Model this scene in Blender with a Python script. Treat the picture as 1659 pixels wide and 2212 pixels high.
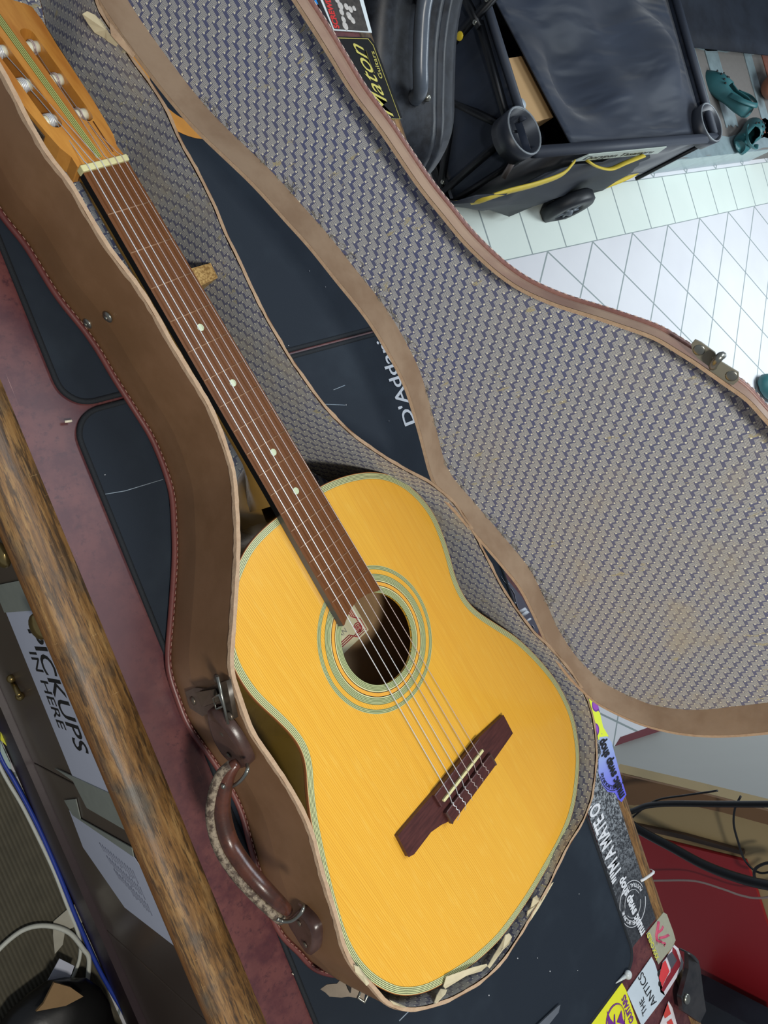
import bpy, bmesh, math, random
from mathutils import Vector, Matrix
random.seed(7)
for o in list(bpy.data.objects): bpy.data.objects.remove(o)
SC = bpy.context.scene
COL = SC.collection

# ------------------------------------------------------------------ camera, world, lamps, exposure
F = 1661.0; CX, CY = 829.5, 1106.0
CAM = Vector((0, 0, 0.7078))                       # the bench top is z = 0, the shop floor z = -0.9
WR = ((0.714099, -0.335503, 0.61441), (-0.334436, -0.934539, -0.121612), (0.614991, -0.118638, -0.779558))
cd = bpy.data.cameras.new('camera'); cam = bpy.data.objects.new('camera', cd); COL.objects.link(cam)
cm = Matrix([[WR[i][0], -WR[i][1], -WR[i][2], CAM[i]] for i in range(3)] + [[0, 0, 0, 1]])
cam.matrix_world = cm
cd.sensor_fit = 'HORIZONTAL'; cd.sensor_width = 36; cd.lens = F / 1659 * 36
cd.clip_start = 0.02; cd.clip_end = 60
SC.camera = cam
SC.view_settings.view_transform = 'Standard'; SC.view_settings.look = 'None'
SC.view_settings.gamma = 1; SC.view_settings.use_curve_mapping = False
SC.view_settings.exposure = 0.0
wd = bpy.data.worlds.new('world'); SC.world = wd; wd.use_nodes = True
wb = wd.node_tree.nodes['Background']; wb.inputs[0].default_value = (0.74, 0.84, 1.0, 1); wb.inputs[1].default_value = 0.24

def area(name, loc, target, sx, sy, power, col=(1, 1, 1)):
    l = bpy.data.lights.new(name, 'AREA'); l.shape = 'RECTANGLE'; l.size = sx; l.size_y = sy
    l.energy = power; l.color = col
    o = bpy.data.objects.new(name, l); COL.objects.link(o); o.location = loc
    o.rotation_euler = (Vector(target) - Vector(loc)).to_track_quat('-Z', 'Y').to_euler()
    return o
area('bench_lamp', (-0.33, -0.6, 1.72), (0.42, -0.15, 0), 0.2, 0.2, 24, (1.0, 0.96, 0.88))
area('ceiling_lamp_back', (1.25, 0.35, 1.75), (0.9, 0.2, 0), 0.5, 1.0, 19, (0.80, 0.90, 1.0))
area('ceiling_lamp_far', (3.75, -0.45, 1.0), (3.75, -0.4, -0.9), 1.0, 1.0, 62, (0.86, 0.95, 1.0))

# ------------------------------------------------------------------ points on the real planes of the place
def ray(x, y):
    c = ((x - CX) / F, (y - CY) / F, 1.0)
    return Vector([sum(WR[i][k] * c[k] for k in range(3)) for i in range(3)])
def U(x, y, z=0.0):
    d = ray(x, y); return CAM + d * ((z - CAM.z) / d.z)
def UX(x, y, X):
    d = ray(x, y); return CAM + d * (X / d.x)
def UP(x, y, P0, n):
    d = ray(x, y); P0 = Vector(P0); n = Vector(n); return CAM + d * ((P0 - CAM).dot(n) / d.dot(n))

# ------------------------------------------------------------------ node helpers
def lin(c):
    return tuple(((v / 255) / 12.92 if v / 255 <= .04045 else ((v / 255 + .055) / 1.055) ** 2.4) for v in c) + (1,)
class G:
    def __init__(s, name):
        s.m = bpy.data.materials.new(name); s.m.use_nodes = True
        s.t = s.m.node_tree; s.b = s.t.nodes['Principled BSDF']; s.tcn = None
    def put(s, sock, v):
        if isinstance(v, bpy.types.NodeSocket): s.t.links.new(v, sock)
        elif v is not None: sock.default_value = v
    def f(s, op, a, b=None, c=None):
        n = s.t.nodes.new('ShaderNodeMath'); n.operation = op
        s.put(n.inputs[0], a); s.put(n.inputs[1], b); s.put(n.inputs[2], c); return n.outputs[0]
    def tc(s, k='Object'):
        if not s.tcn: s.tcn = s.t.nodes.new('ShaderNodeTexCoord')
        return s.tcn.outputs[k]
    def sep(s, v):
        n = s.t.nodes.new('ShaderNodeSeparateXYZ'); s.put(n.inputs[0], v); return n.outputs
    def comb(s, x, y, z=0.0):
        n = s.t.nodes.new('ShaderNodeCombineXYZ'); s.put(n.inputs[0], x); s.put(n.inputs[1], y); s.put(n.inputs[2], z); return n.outputs[0]
    def noise(s, v, scale, det=3, rough=.5, dist=0.0):
        n = s.t.nodes.new('ShaderNodeTexNoise'); s.put(n.inputs['Vector'], v); n.inputs['Scale'].default_value = scale
        n.inputs['Detail'].default_value = det; n.inputs['Roughness'].default_value = rough; n.inputs['Distortion'].default_value = dist
        return n.outputs[0]
    def mapv(s, v, sc=(1, 1, 1), rot=(0, 0, 0), loc=(0, 0, 0)):
        n = s.t.nodes.new('ShaderNodeMapping'); s.put(n.inputs[0], v); n.inputs[1].default_value = loc
        n.inputs[2].default_value = rot; n.inputs[3].default_value = sc; return n.outputs[0]
    def mix(s, fac, a, b):
        n = s.t.nodes.new('ShaderNodeMix'); n.data_type = 'RGBA'
        s.put(n.inputs[0], fac); s.put(n.inputs[6], a); s.put(n.inputs[7], b); return n.outputs[2]
    def ramp(s, fac, stops, interp='LINEAR'):
        n = s.t.nodes.new('ShaderNodeValToRGB'); s.put(n.inputs[0], fac); e = n.color_ramp.elements; n.color_ramp.interpolation = interp
        while len(e) < len(stops): e.new(.5)
        for i, (p, c) in enumerate(stops):
            e[i].position = p; e[i].color = c if len(c) == 4 else lin(c)
        return n.outputs[0]
    def ss(s, v, a, b):
        n = s.t.nodes.new('ShaderNodeMapRange'); n.interpolation_type = 'SMOOTHSTEP'; s.put(n.inputs[0], v)
        n.inputs[1].default_value = a; n.inputs[2].default_value = b; return n.outputs[0]
    def bump(s, h, st=.3, d=.001):
        n = s.t.nodes.new('ShaderNodeBump'); n.inputs['Strength'].default_value = st; n.inputs['Distance'].default_value = d
        s.put(n.inputs['Height'], h); s.t.links.new(n.outputs[0], s.b.inputs['Normal'])
    def out(s, col=None, rough=.5, metal=0.0, coat=0.0, spec=None, trans=0.0, sheen=0.0):
        s.put(s.b.inputs['Base Color'], col); s.put(s.b.inputs['Roughness'], rough); s.b.inputs['Metallic'].default_value = metal
        s.b.inputs['Coat Weight'].default_value = coat; s.b.inputs['Coat Roughness'].default_value = .12
        s.b.inputs['Transmission Weight'].default_value = trans
        if sheen: s.b.inputs['Sheen Weight'].default_value = sheen
        if spec is not None: s.b.inputs['Specular IOR Level'].default_value = spec
        return s.m
MC = {}
def plain(name, c, rough=.5, metal=0.0, var=.12, sc=60, bump=.0, coat=0.0, spec=None, trans=0.0):
    if name in MC: return MC[name]
    g = G(name); n = g.noise(g.tc(), sc, 4, .6)
    a = tuple(max(0, v * (1 - var)) for v in lin(c)[:3]) + (1,); b = tuple(min(1, v * (1 + var)) for v in lin(c)[:3]) + (1,)
    col = g.mix(n, a, b)
    if bump: g.bump(n, bump, .001)
    MC[name] = g.out(col, rough, metal, coat, spec, trans); return MC[name]

# woven lining: pairs of ribbed bundles and pale dots on navy, period 14.7 x 14.2 mm
def weave(name, swap=False, dirt=0.5):
    g = G(name); u = g.sep(g.tc('UV'))
    wob = g.noise(g.tc('UV'), 9, 2)
    q = g.f('ADD', g.f('DIVIDE', u[0], .0142), g.f('MULTIPLY', wob, .5)); p = g.f('ADD', g.f('DIVIDE', u[1], .0147), g.f('MULTIPLY', wob, .35))
    p = g.f('ADD', p, g.f('MULTIPLY', q, .05))
    def loc(v, c): return g.f('SUBTRACT', g.f('FRACT', g.f('ADD', v, .5 - c + 10)), .5)
    H = V = D = None; sh = sv = None
    for o in (0, .5):
        def box(cx, cy, hx, hy):
            x = loc(p, cx + o); y = loc(q, cy + o)
            m = g.f('MULTIPLY', g.f('LESS_THAN', g.f('ABSOLUTE', x), hx), g.f('LESS_THAN', g.f('ABSOLUTE', y), hy)); return m, x, y
        h, hx, hy = box(0, 0, .245, .148); v, vx, vy = box(-.126, .437, .152, .28)
        d1, _, _ = box(.17, .2, .062, .058); d2, _, _ = box(-.361, .247, .062, .058)
        s1 = g.f('MULTIPLY', h, g.f('COSINE', g.f('MULTIPLY', hy, 2 * math.pi * 4 / .296)))
        s2 = g.f('MULTIPLY', v, g.f('COSINE', g.f('MULTIPLY', vx, 2 * math.pi * 4 / .284)))
        b = g.f('MAXIMUM', h, v); st = g.f('ADD', s1, s2); d = g.f('MAXIMUM', d1, d2)
        H = b if H is None else g.f('MAXIMUM', H, b); sh = st if sh is None else g.f('ADD', sh, st); D = d if D is None else g.f('MAXIMUM', D, d)
    s01 = g.ss(sh, -.1, .95)                                   # 0 = thread, 1 = gap
    th = g.mix(s01, lin((194, 196, 198)), lin((70, 74, 88)))
    blue = g.mix(g.noise(g.tc('UV'), 14, 3), lin((76, 88, 138)), lin((102, 104, 122)))
    c = g.mix(H, blue, th)
    c = g.mix(g.f('MULTIPLY', D, g.f('SUBTRACT', 1, H)), c, lin((238, 236, 216)))
    dn = g.ss(g.noise(g.tc('UV'), 11, 6, .65), .47, .68)
    dg = g.f('ADD', .05, g.f('MULTIPLY', g.ss(u[0], -.25, .2), dirt)); c = g.mix(g.f('MULTIPLY', g.f('ADD', .25, g.f('MULTIPLY', dn, .75)), dg), c, lin((182, 170, 142)))
    wn = g.ss(g.noise(g.mapv(g.tc('UV'), (3.2, 1.0, 1)), 42, 6, .75), .575, .60)
    wn = g.f('MULTIPLY', wn, g.ss(g.noise(g.mapv(g.tc('UV'), (1.4, .8, 1)), 16, 2), .56, .60))
    c = g.mix(wn, c, lin((176, 168, 138)))
    g.bump(g.f('SUBTRACT', g.f('ADD', H, D), g.f('MULTIPLY', s01, .5)), .35, .0006)
    return g.out(c, .62, spec=.35)
M_weave = weave('woven_lining_cloth')

def leather(name, c1, c2, rough=.42, sc=9, spec=.5):
    g = G(name); n = g.noise(g.tc(), sc, 5, .6); fine = g.noise(g.tc(), 700, 3)
    c = g.mix(g.ss(n, .35, .65), lin(c1), lin(c2)); g.bump(fine, .15, .0004)
    return g.out(c, g.f('ADD', g.f('MULTIPLY', n, .2), rough - .1), spec=spec)
M_leath = leather('brown_case_leathercloth', (122, 90, 60), (138, 104, 74), .42)
M_pipe = leather('oxblood_piping', (92, 46, 44), (112, 62, 56), .4)
M_lidin = leather('dusty_tan_board', (178, 156, 134), (158, 134, 112), .85, 14, .2)
M_lidout = leather('lid_side_leathercloth', (168, 140, 116), (140, 108, 92), .42)
M_tab = leather('dark_brown_leather', (66, 46, 40), (88, 64, 56), .34, 30)
M_handle = leather('glossy_handle_leather', (84, 48, 36), (60, 36, 28), .3, 60)
g = G('cracked_grey_leather'); n = g.noise(g.mapv(g.tc(), (1, 1, 1)), 160, 6, .75)
M_crack = g.out(g.mix(g.ss(n, .4, .6), lin((66, 52, 42)), lin((146, 132, 112))), .8); g.bump(n, .6, .001)
g = G('raw_cardboard_edge'); n = g.noise(g.tc(), 180, 5, .7)
M_raw = g.out(g.mix(n, lin((160, 128, 104)), lin((204, 180, 150))), .9, spec=.1); g.bump(n, .7, .001)
M_paper = plain('torn_lining_paper', (206, 194, 160), .85, var=.15, sc=90, bump=.4)
M_stitch = plain('pale_stitch_thread', (158, 122, 108), .8)
M_steel = plain('worn_nickel', (150, 150, 140), .3, .9, .2, 120)
M_dsteel = plain('tarnished_steel', (110, 100, 88), .38, .75, .25, 160)

# ------------------------------------------------------------------ mesh helpers
def link(o, parent=None, wrt_world=True):
    COL.objects.link(o)
    if parent is not None:
        o.parent = parent
        if wrt_world: o.matrix_parent_inverse = Matrix(WM[parent.name]).inverted() if parent.name in WM else Matrix()
    return o
WM = {}
def empty(name, M, label, cat, group=None):
    o = bpy.data.objects.new(name, None); o.empty_display_size = .02; COL.objects.link(o)
    if not isinstance(M, Matrix): M = Matrix.Translation(M)
    o.matrix_world = M; WM[o.name] = M.copy(); o['label'] = label; o['category'] = cat
    if group: o['group'] = group
    return o
def tag(o, label, cat, group=None):
    o['label'] = label; o['category'] = cat
    if group: o['group'] = group
    return o
def part(o, label): o['label'] = label; return o
def struct(o): o['kind'] = 'structure'; return o
class B:
    def __init__(s): s.v = []; s.f = []; s.uv = []; s.mi = []; s.sm = []
    def add(s, vs, fs, uvs=None, mi=0, smooth=True):
        k = len(s.v); s.v += [tuple(v) for v in vs]
        for i, f in enumerate(fs):
            s.f.append([j + k for j in f]); s.uv.append(uvs[i] if uvs else None); s.mi.append(mi); s.sm.append(smooth)
        return s
    def build(s, name, mats, parent=None, local=False, recalc=True, bevel=0):
        me = bpy.data.meshes.new(name); me.from_pydata(s.v, [], s.f); 
        if not isinstance(mats, (list, tuple)): mats = [mats]
        for m in mats: me.materials.append(m)
        if any(u is not None for u in s.uv):
            L = me.uv_layers.new(name='UVMap')
            for p in me.polygons:
                u = s.uv[p.index]
                if u:
                    for k, li in enumerate(p.loop_indices): L.data[li].uv = u[k]
        for p in me.polygons: p.material_index = s.mi[p.index]; p.use_smooth = s.sm[p.index]
        if recalc:
            bm = bmesh.new(); bm.from_mesh(me); bmesh.ops.recalc_face_normals(bm, faces=bm.faces); bm.to_mesh(me); bm.free()
        o = bpy.data.objects.new(name, me)
        link(o, parent, wrt_world=not local)
        if bevel:
            md = o.modifiers.new('bevel', 'BEVEL'); md.width = bevel; md.segments = 2; md.limit_method = 'ANGLE'
        return o
def box(b, lo, hi, M=None, mi=0):
    vs = [Vector((x, y, z)) for x in (lo[0], hi[0]) for y in (lo[1], hi[1]) for z in (lo[2], hi[2])]
    if M: vs = [M @ v for v in vs]
    return b.add(vs, [(0, 1, 3, 2), (4, 6, 7, 5), (0, 4, 5, 1), (2, 3, 7, 6), (0, 2, 6, 4), (1, 5, 7, 3)], mi=mi, smooth=False)
def cr(pts, n=6, closed=False):
    P = [Vector(p) for p in pts]; N = len(P); out = []
    for i in range(N if closed else N - 1):
        p1, p2 = P[i], P[(i + 1) % N]
        p0 = P[(i - 1) % N] if closed or i > 0 else p1 * 2 - p2
        p3 = P[(i + 2) % N] if closed or i < N - 2 else p2 * 2 - p1
        for k in range(n):
            t = k / n
            out.append(.5 * ((2 * p1) + (p2 - p0) * t + (2 * p0 - 5 * p1 + 4 * p2 - p3) * t * t + (3 * p1 - p0 - 3 * p2 + p3) * t ** 3))
    if not closed: out.append(P[-1])
    return out
def resample(P, step, closed=False):
    P = list(P) + ([P[0]] if closed else []); L = [0]
    for a, c in zip(P, P[1:]): L.append(L[-1] + (c - a).length)
    n = max(2, int(L[-1] / step)); out = []; j = 0
    for i in range(n if closed else n + 1):
        s = L[-1] * i / n
        while j < len(L) - 2 and L[j + 1] < s: j += 1
        d = L[j + 1] - L[j]; out.append(P[j].lerp(P[j + 1], (s - L[j]) / d if d else 0))
    return out
def smooth(P, k=2, closed=True):
    for _ in range(k):
        N = len(P)
        P = [(P[i - 1] + P[i] * 2 + P[(i + 1) % N]) / 4 if closed or 0 < i < N - 1 else P[i] for i in range(N)]
    return P
def ribbon(b, A, C, closed=False, rows=1, mi=0, smooth=True, u0=0.0, vs=None):
    n = len(A); arc = [0]
    for i in range(n if closed else n - 1): arc.append(arc[-1] + (A[(i + 1) % n] - A[i]).length)
    ds = (A[0] - C[0]).length if vs is None else vs
    V = [a.lerp(c, r / rows) for r in range(rows + 1) for a, c in zip(A, C)]
    f = []; uv = []
    for r in range(rows):
        for i in range(n if closed else n - 1):
            j = (i + 1) % n
            f.append((r * n + i, r * n + j, (r + 1) * n + j, (r + 1) * n + i))
            y0, y1 = ds * (1 - r / rows), ds * (1 - (r + 1) / rows)
            uv.append([(u0 + arc[i], y0), (u0 + arc[i + 1], y0), (u0 + arc[i + 1], y1), (u0 + arc[i], y1)])
    return b.add(V, f, uv, mi, smooth)
def tube(b, P, r, seg=8, closed=False, mi=0, caps=True):
    P = [Vector(p) for p in P]; n = len(P); rr = r if callable(r) else (lambda t: r); V = []; up = None
    for i in range(n):
        if closed: t = P[(i + 1) % n] - P[i - 1]
        else: t = P[min(i + 1, n - 1)] - P[max(i - 1, 0)]
        if t.length < 1e-9: t = Vector((0, 0, 1))
        t.normalize()
        if up is None: up = t.orthogonal().normalized()
        up = (up - t * up.dot(t)); up = up.normalized() if up.length > 1e-6 else t.orthogonal().normalized()
        s = t.cross(up); q = rr(i / max(1, n - 1))
        qa, qb = q if isinstance(q, tuple) else (q, q)
        V += [P[i] + up * (qa * math.cos(2 * math.pi * k / seg)) + s * (qb * math.sin(2 * math.pi * k / seg)) for k in range(seg)]
    f = [(i * seg + k, i * seg + (k + 1) % seg, ((i + 1) % n) * seg + (k + 1) % seg, ((i + 1) % n) * seg + k) for i in range(n if closed else n - 1) for k in range(seg)]
    if not closed and caps: f += [tuple(range(seg))[::-1], tuple((n - 1) * seg + k for k in range(seg))]
    return b.add(V, f, None, mi)
def cyl(b, a, c, r, r2=None, seg=24, mi=0):
    a = Vector(a); c = Vector(c); r2 = r if r2 is None else r2
    return tube(b, [a, c], lambda t: r + (r2 - r) * t, seg, mi=mi)
def plate(b, outer, holes, top, bot, mi=0, ms=None):
    """polygon (list of 3D points) with holes; top / bot are offset vectors"""
    top = Vector(top); bot = Vector(bot); ms = mi if ms is None else ms
    bm = bmesh.new(); es = []
    for loop in [outer] + holes:
        vs = [bm.verts.new(Vector(p)) for p in loop]
        es += [bm.edges.new((vs[i], vs[(i + 1) % len(vs)])) for i in range(len(vs))]
    bmesh.ops.triangle_fill(bm, edges=es, use_beauty=True)
    bm.verts.ensure_lookup_table(); bm.verts.index_update()
    V = [v.co.copy() for v in bm.verts]; T = [[v.index for v in f.verts] for f in bm.faces]; bm.free()
    b.add([v + top for v in V], T, None, mi, False); b.add([v + bot for v in V], [t[::-1] for t in T], None, mi, False)
    for loop in [outer] + holes:
        n = len(loop); L = [Vector(p) for p in loop]
        b.add([p + top for p in L] + [p + bot for p in L], [(i, (i + 1) % n, n + (i + 1) % n, n + i) for i in range(n)], None, ms, False)
    return b
def poly(name, pts, th, mat, parent=None, n=None, bevel=0):
    P = [Vector(p) for p in pts]
    if n is None: n = (P[1] - P[0]).cross(P[2] - P[1]).normalized()
    b = B(); plate(b, P, [], Vector(n) * th, Vector((0, 0, 0))); return b.build(name, mat, parent, bevel=bevel)
def offset2(P, d, closed=True):
    n = len(P); out = []
    for i in range(n):
        t = (P[(i + 1) % n] - P[i - 1]); t.z = 0; t.normalize(); out.append(P[i] + Vector((-t.y, t.x, 0)) * d)
    return out
def circ(c, r, n=48, z=None, ry=None):
    ry = ry or r
    return [Vector((c[0] + r * math.cos(2 * math.pi * i / n), c[1] + ry * math.sin(2 * math.pi * i / n), c[2] if z is None else z)) for i in range(n)]
def blob(b, c, r, sc=(1, 1, 1), M=None, seg=16, mi=0, jit=0):
    V = []; f = []; R = seg // 2
    for i in range(R + 1):
        for k in range(seg):
            a = math.pi * i / R; q = 2 * math.pi * k / seg
            v = Vector((math.sin(a) * math.cos(q) * sc[0], math.sin(a) * math.sin(q) * sc[1], math.cos(a) * sc[2])) * r
            if jit: v *= 1 + random.uniform(-jit, jit)
            V.append((M @ v if M else v) + Vector(c))
    for i in range(R):
        for k in range(seg): f.append((i * seg + k, i * seg + (k + 1) % seg, (i + 1) * seg + (k + 1) % seg, (i + 1) * seg + k))
    return b.add(V, f, None, mi)
# lettering as real thin mesh
def glyph(s, size=1.0, bold=0.0, shear=0.0, sp=1.0):
    c = bpy.data.curves.new('t', 'FONT'); c.body = s; c.size = size; c.offset = bold; c.shear = shear; c.space_character = sp; c.resolution_u = 3
    o = bpy.data.objects.new('t', c); COL.objects.link(o); bpy.context.view_layer.update()
    me = bpy.data.meshes.new_from_object(o.evaluated_get(bpy.context.evaluated_depsgraph_get()))
    V = [v.co.copy() for v in me.vertices]; Fc = [list(p.vertices) for p in me.polygons]
    bpy.data.objects.remove(o); bpy.data.curves.remove(c); bpy.data.meshes.remove(me)
    return V, Fc
def text(b, s, O, X, Y, length=None, height=None, bold=0.0, shear=0.0, mi=0, lift=.0004, warp=None, sp=1.0):
    """baseline starts at O, runs along X, letters rise along Y; fitted to length x height"""
    V, Fc = glyph(s, 1.0, bold, shear, sp)
    if not V: return b
    x0 = min(v.x for v in V); x1 = max(v.x for v in V); y1 = max(v.y for v in V)
    X = Vector(X).normalized(); Y = Vector(Y).normalized(); N = X.cross(Y).normalized()
    sy = height / y1 if height else None; sx = length / (x1 - x0) if length else sy
    sy = sy or sx
    P = []
    for v in V:
        px, py = (v.x - x0) * sx, v.y * sy
        if warp: px, py = warp(px, py)
        P.append(Vector(O) + X * px + Y * py + N * lift)
    return b.add(P, Fc, None, mi, False)
def arc_text(b, s, C, r, a0, a1, X, Y, size, bold=.02, mi=0, lift=.0004, inward=False):
    X = Vector(X); Y = Vector(Y); N = X.cross(Y)
    for i, ch in enumerate(s):
        a = a0 + (a1 - a0) * (i + .5) / len(s); rd = X * math.cos(a) + Y * math.sin(a); tg = (-X * math.sin(a) + Y * math.cos(a)) * (1 if inward else -1)
        yy = rd if not inward else -rd
        V, Fc = glyph(ch, size, bold * size)
        if not V: continue
        w = (max(v.x for v in V) + min(v.x for v in V)) / 2
        b.add([Vector(C) + rd * r + tg * (v.x - w) + yy * (v.y - (size * .35)) + N * lift for v in V], Fc, None, mi, False)
    return b
def flat(b, pts, lift, mi=0):
    P = [Vector(p) + Vector((0, 0, lift)) for p in pts]; return b.add(P, [tuple(range(len(P)))], None, mi, False)

# ================================================================== SETTING: tiled floor
g = G('white_floor_tiles'); xyz = g.sep(g.tc('Object')); T = .2; gw = .017
def grid(u, v, off=(0, 0)):
    a = g.f('ABSOLUTE', g.f('SUBTRACT', g.f('FRACT', g.f('ADD', g.f('DIVIDE', u, T), 50 + off[0])), .5))
    c = g.f('ABSOLUTE', g.f('SUBTRACT', g.f('FRACT', g.f('ADD', g.f('DIVIDE', v, T), 50 + off[1])), .5))
    return g.f('GREATER_THAN', g.f('MAXIMUM', a, c), .5 - gw)
X_, Y_ = xyz[0], xyz[1]
ys = g.f('SUBTRACT', Y_, .327)
r2 = math.sqrt(.5)
xs = g.f('SUBTRACT', X_, 2.325)
ua = g.f('MULTIPLY', g.f('ADD', xs, ys), r2); va = g.f('MULTIPLY', g.f('SUBTRACT', xs, ys), r2)
diag = grid(ua, va); ys2 = g.f('SUBTRACT', Y_, .527)
ub = g.f('MULTIPLY', g.f('ADD', xs, ys2), r2); vb = g.f('MULTIPLY', g.f('SUBTRACT', xs, ys2), r2)
diag2 = grid(ub, vb); strt = grid(g.f('SUBTRACT', X_, 2.24), g.f('SUBTRACT', Y_, .327))
inband = g.f('MULTIPLY', g.f('GREATER_THAN', Y_, .327), g.f('LESS_THAN', Y_, .527)); above = g.f('GREATER_THAN', Y_, .527)
gr = g.f('ADD', g.f('MULTIPLY', inband, strt), g.f('MULTIPLY', g.f('SUBTRACT', 1, inband), g.f('ADD', g.f('MULTIPLY', above, diag2), g.f('MULTIPLY', g.f('SUBTRACT', 1, above), diag))))
tn = g.noise(g.tc(), 5, 3)
tile = g.mix(inband, g.mix(tn, lin((204, 204, 208)), lin((220, 220, 223))), g.mix(tn, lin((206, 216, 208)), lin((220, 228, 220))))
M_tile = g.out(g.mix(gr, tile, lin((140, 150, 150))), .3, spec=.4); g.bump(g.f('SUBTRACT', 1, gr), .4, .002)
b = B(); box(b, (-1.5, -3.5, -.95), (7.5, 4.0, -.9)); struct(b.build('floor', M_tile))
# maroon border tiles, part of the floor
o = struct(poly('trim_1', [U(1324, 1618, -.9), U(1340, 1592, -.9), U(1410, 1568, -.9), U(1440, 1578, -.9)], .002, plain('maroon_tile', (104, 46, 54), .4), n=(0, 0, 1)))

# ================================================================== WORKBENCH
g = G('worn_varnished_wood'); v = g.mapv(g.tc(), (16, 1.6, 16)); n1 = g.noise(v, 9, 6, .7, .6); n2 = g.noise(g.mapv(g.tc(), (1.5, 1, 1.5)), 14, 4, .6); n3 = g.noise(g.mapv(g.tc(), (30, 2.5, 30)), 9, 4, .7)
c = g.ramp(n1, [(.28, (62, 46, 28)), (.5, (128, 92, 50)), (.7, (164, 128, 78))])
c = g.mix(g.ss(n2, .5, .72), c, lin((84, 76, 64))); c = g.mix(g.f('MULTIPLY', g.ss(n3, .52, .6), .75), c, lin((58, 44, 30)))
n4 = g.noise(g.mapv(g.tc(), (120, 9, 120), (0, 0, .06)), 5, 5, .75); c = g.mix(g.f('MULTIPLY', g.ss(n4, .5, .62), .55), c, lin((44, 34, 26))); n5 = g.noise(g.mapv(g.tc(), (14, 200, 14), (0, 0, .3)), 3, 3, .7); c = g.mix(g.f('MULTIPLY', g.ss(n5, .68, .72), .5), c, lin((190, 160, 110)))
zz = g.sep(g.tc())[2]; c = g.mix(g.f('MULTIPLY', g.ss(zz, -.006, -.02), .55), c, lin((150, 90, 30)))
M_edge = g.out(c, g.f('ADD', .34, g.f('MULTIPLY', n1, .3)), coat=.0); g.bump(n3, .35, .001)
g = G('maroon_bench_laminate'); n1 = g.noise(g.tc(), 30, 5, .65); n2 = g.noise(g.mapv(g.tc(), (1, .25, 1)), 7, 4)
c = g.mix(g.ss(n1, .35, .62), lin((78, 36, 42)), lin((104, 58, 56))); c = g.mix(g.ss(g.noise(g.tc(), 140, 4, .7), .5, .7), c, lin((70, 34, 40))); c = g.mix(g.ss(n2, .5, .8), c, lin((86, 56, 60)))
sc_ = g.ss(g.noise(g.mapv(g.tc(), (260, 3, 1), (0, 0, .18)), 3, 3), .72, .76); c = g.mix(g.f('MULTIPLY', sc_, .5), c, lin((180, 140, 130)))
M_maroon = g.out(c, .42)
g = G('brown_laminate_drawer'); n1 = g.noise(g.tc(), 6, 3); M_draw = g.out(g.mix(n1, lin((74, 62, 54)), lin((92, 80, 72))), .28)
M_kick = plain('scuffed_maroon_board', (52, 38, 40), .4, var=.4, sc=14)
M_dark = plain('dark_gap', (26, 24, 24), .6)
M_brass = plain('brass', (150, 130, 84), .28, .9)
Y0, Y1 = -1.25, 1.15
bench = empty('workbench', (0.48, 0, -.9), 'long workbench with worn wooden edges, maroon top and brown drawers under the guitar case', 'workbench')
def nosing(name, xa, xb, zlo, ztop, r, front):
    prof = []
    e, i = (xa, xb) if front else (xb, xa); sg = 1 if front else -1
    for k in range(9):
        a = math.pi / 2 * k / 8
        prof.append((e + sg * (r - r * math.sin(a)), ztop - r + r * math.cos(a)))
    prof = [(i, ztop)] + prof
    for k in range(5):
        a = math.pi / 2 * k / 4; prof.append((e + sg * (.012 - .012 * math.cos(a)), zlo + .012 - .012 * math.sin(a)))
    prof.append((i, zlo)); b = B(); ys_ = [Y0 + (Y1 - Y0) * k / 24 for k in range(25)]
    V = [Vector((x, y, z)) for y in ys_ for x, z in prof]; m = len(prof)
    f = [(k * m + j, k * m + (j + 1) % m, (k + 1) * m + (j + 1) % m, (k + 1) * m + j) for k in range(24) for j in range(m)]
    b.add(V, f); return b.build(name, M_edge, bench)
nosing('front_edge', .1655, .2095, -.034, .0012, .017, True)
nosing('back_edge', .781, .811, -.05, .0012, .016, False)
b = B(); box(b, (.2097, Y0, -.04), (.7808, Y1, 0)); b.build('bench_top', M_maroon, bench)
b = B(); box(b, (.25, Y0, -.9), (.74, Y1, -.0405)); b.build('carcass', M_dark, bench)
def drawer(y0, y1, z0, z1, knobs):
    b = B(); box(b, (.24, y0, z0), (.2495, y1, z1)); d = b.build('drawer', M_draw, bench, bevel=.0015)
    for ky, kz in knobs:
        b = B(); cyl(b, (.24, ky, kz), (.228, ky, kz), .005, seg=12); blob(b, (.22, ky, kz), .017, (.55, 1, 1), seg=16)
        part(b.build('knob', M_brass, d), 'round brass knob')
drawer(-.046, .5, -.76, -.05, [(-.007, -.292)])
drawer(-.365, -.049, -.76, -.05, [(-.100, -.262)])
dd = None
drawer(-.7, -.368, -.76, -.05, [])
drawer(-1.2, -.703, -.76, -.05, [])
b = B(); box(b, (.228, Y0, -.893), (.2495, Y1, -.764)); b.build('kickboard', M_kick, bench)
b = B(); cyl(b, UX(24, 1468, .238), UX(42, 1502, .232), .004, seg=8); blob(b, UX(24, 1466, .236), .007); blob(b, UX(43, 1504, .234), .007); part(b.build('cupboard_catch', M_brass, bench), 'small brass catch')
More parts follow.
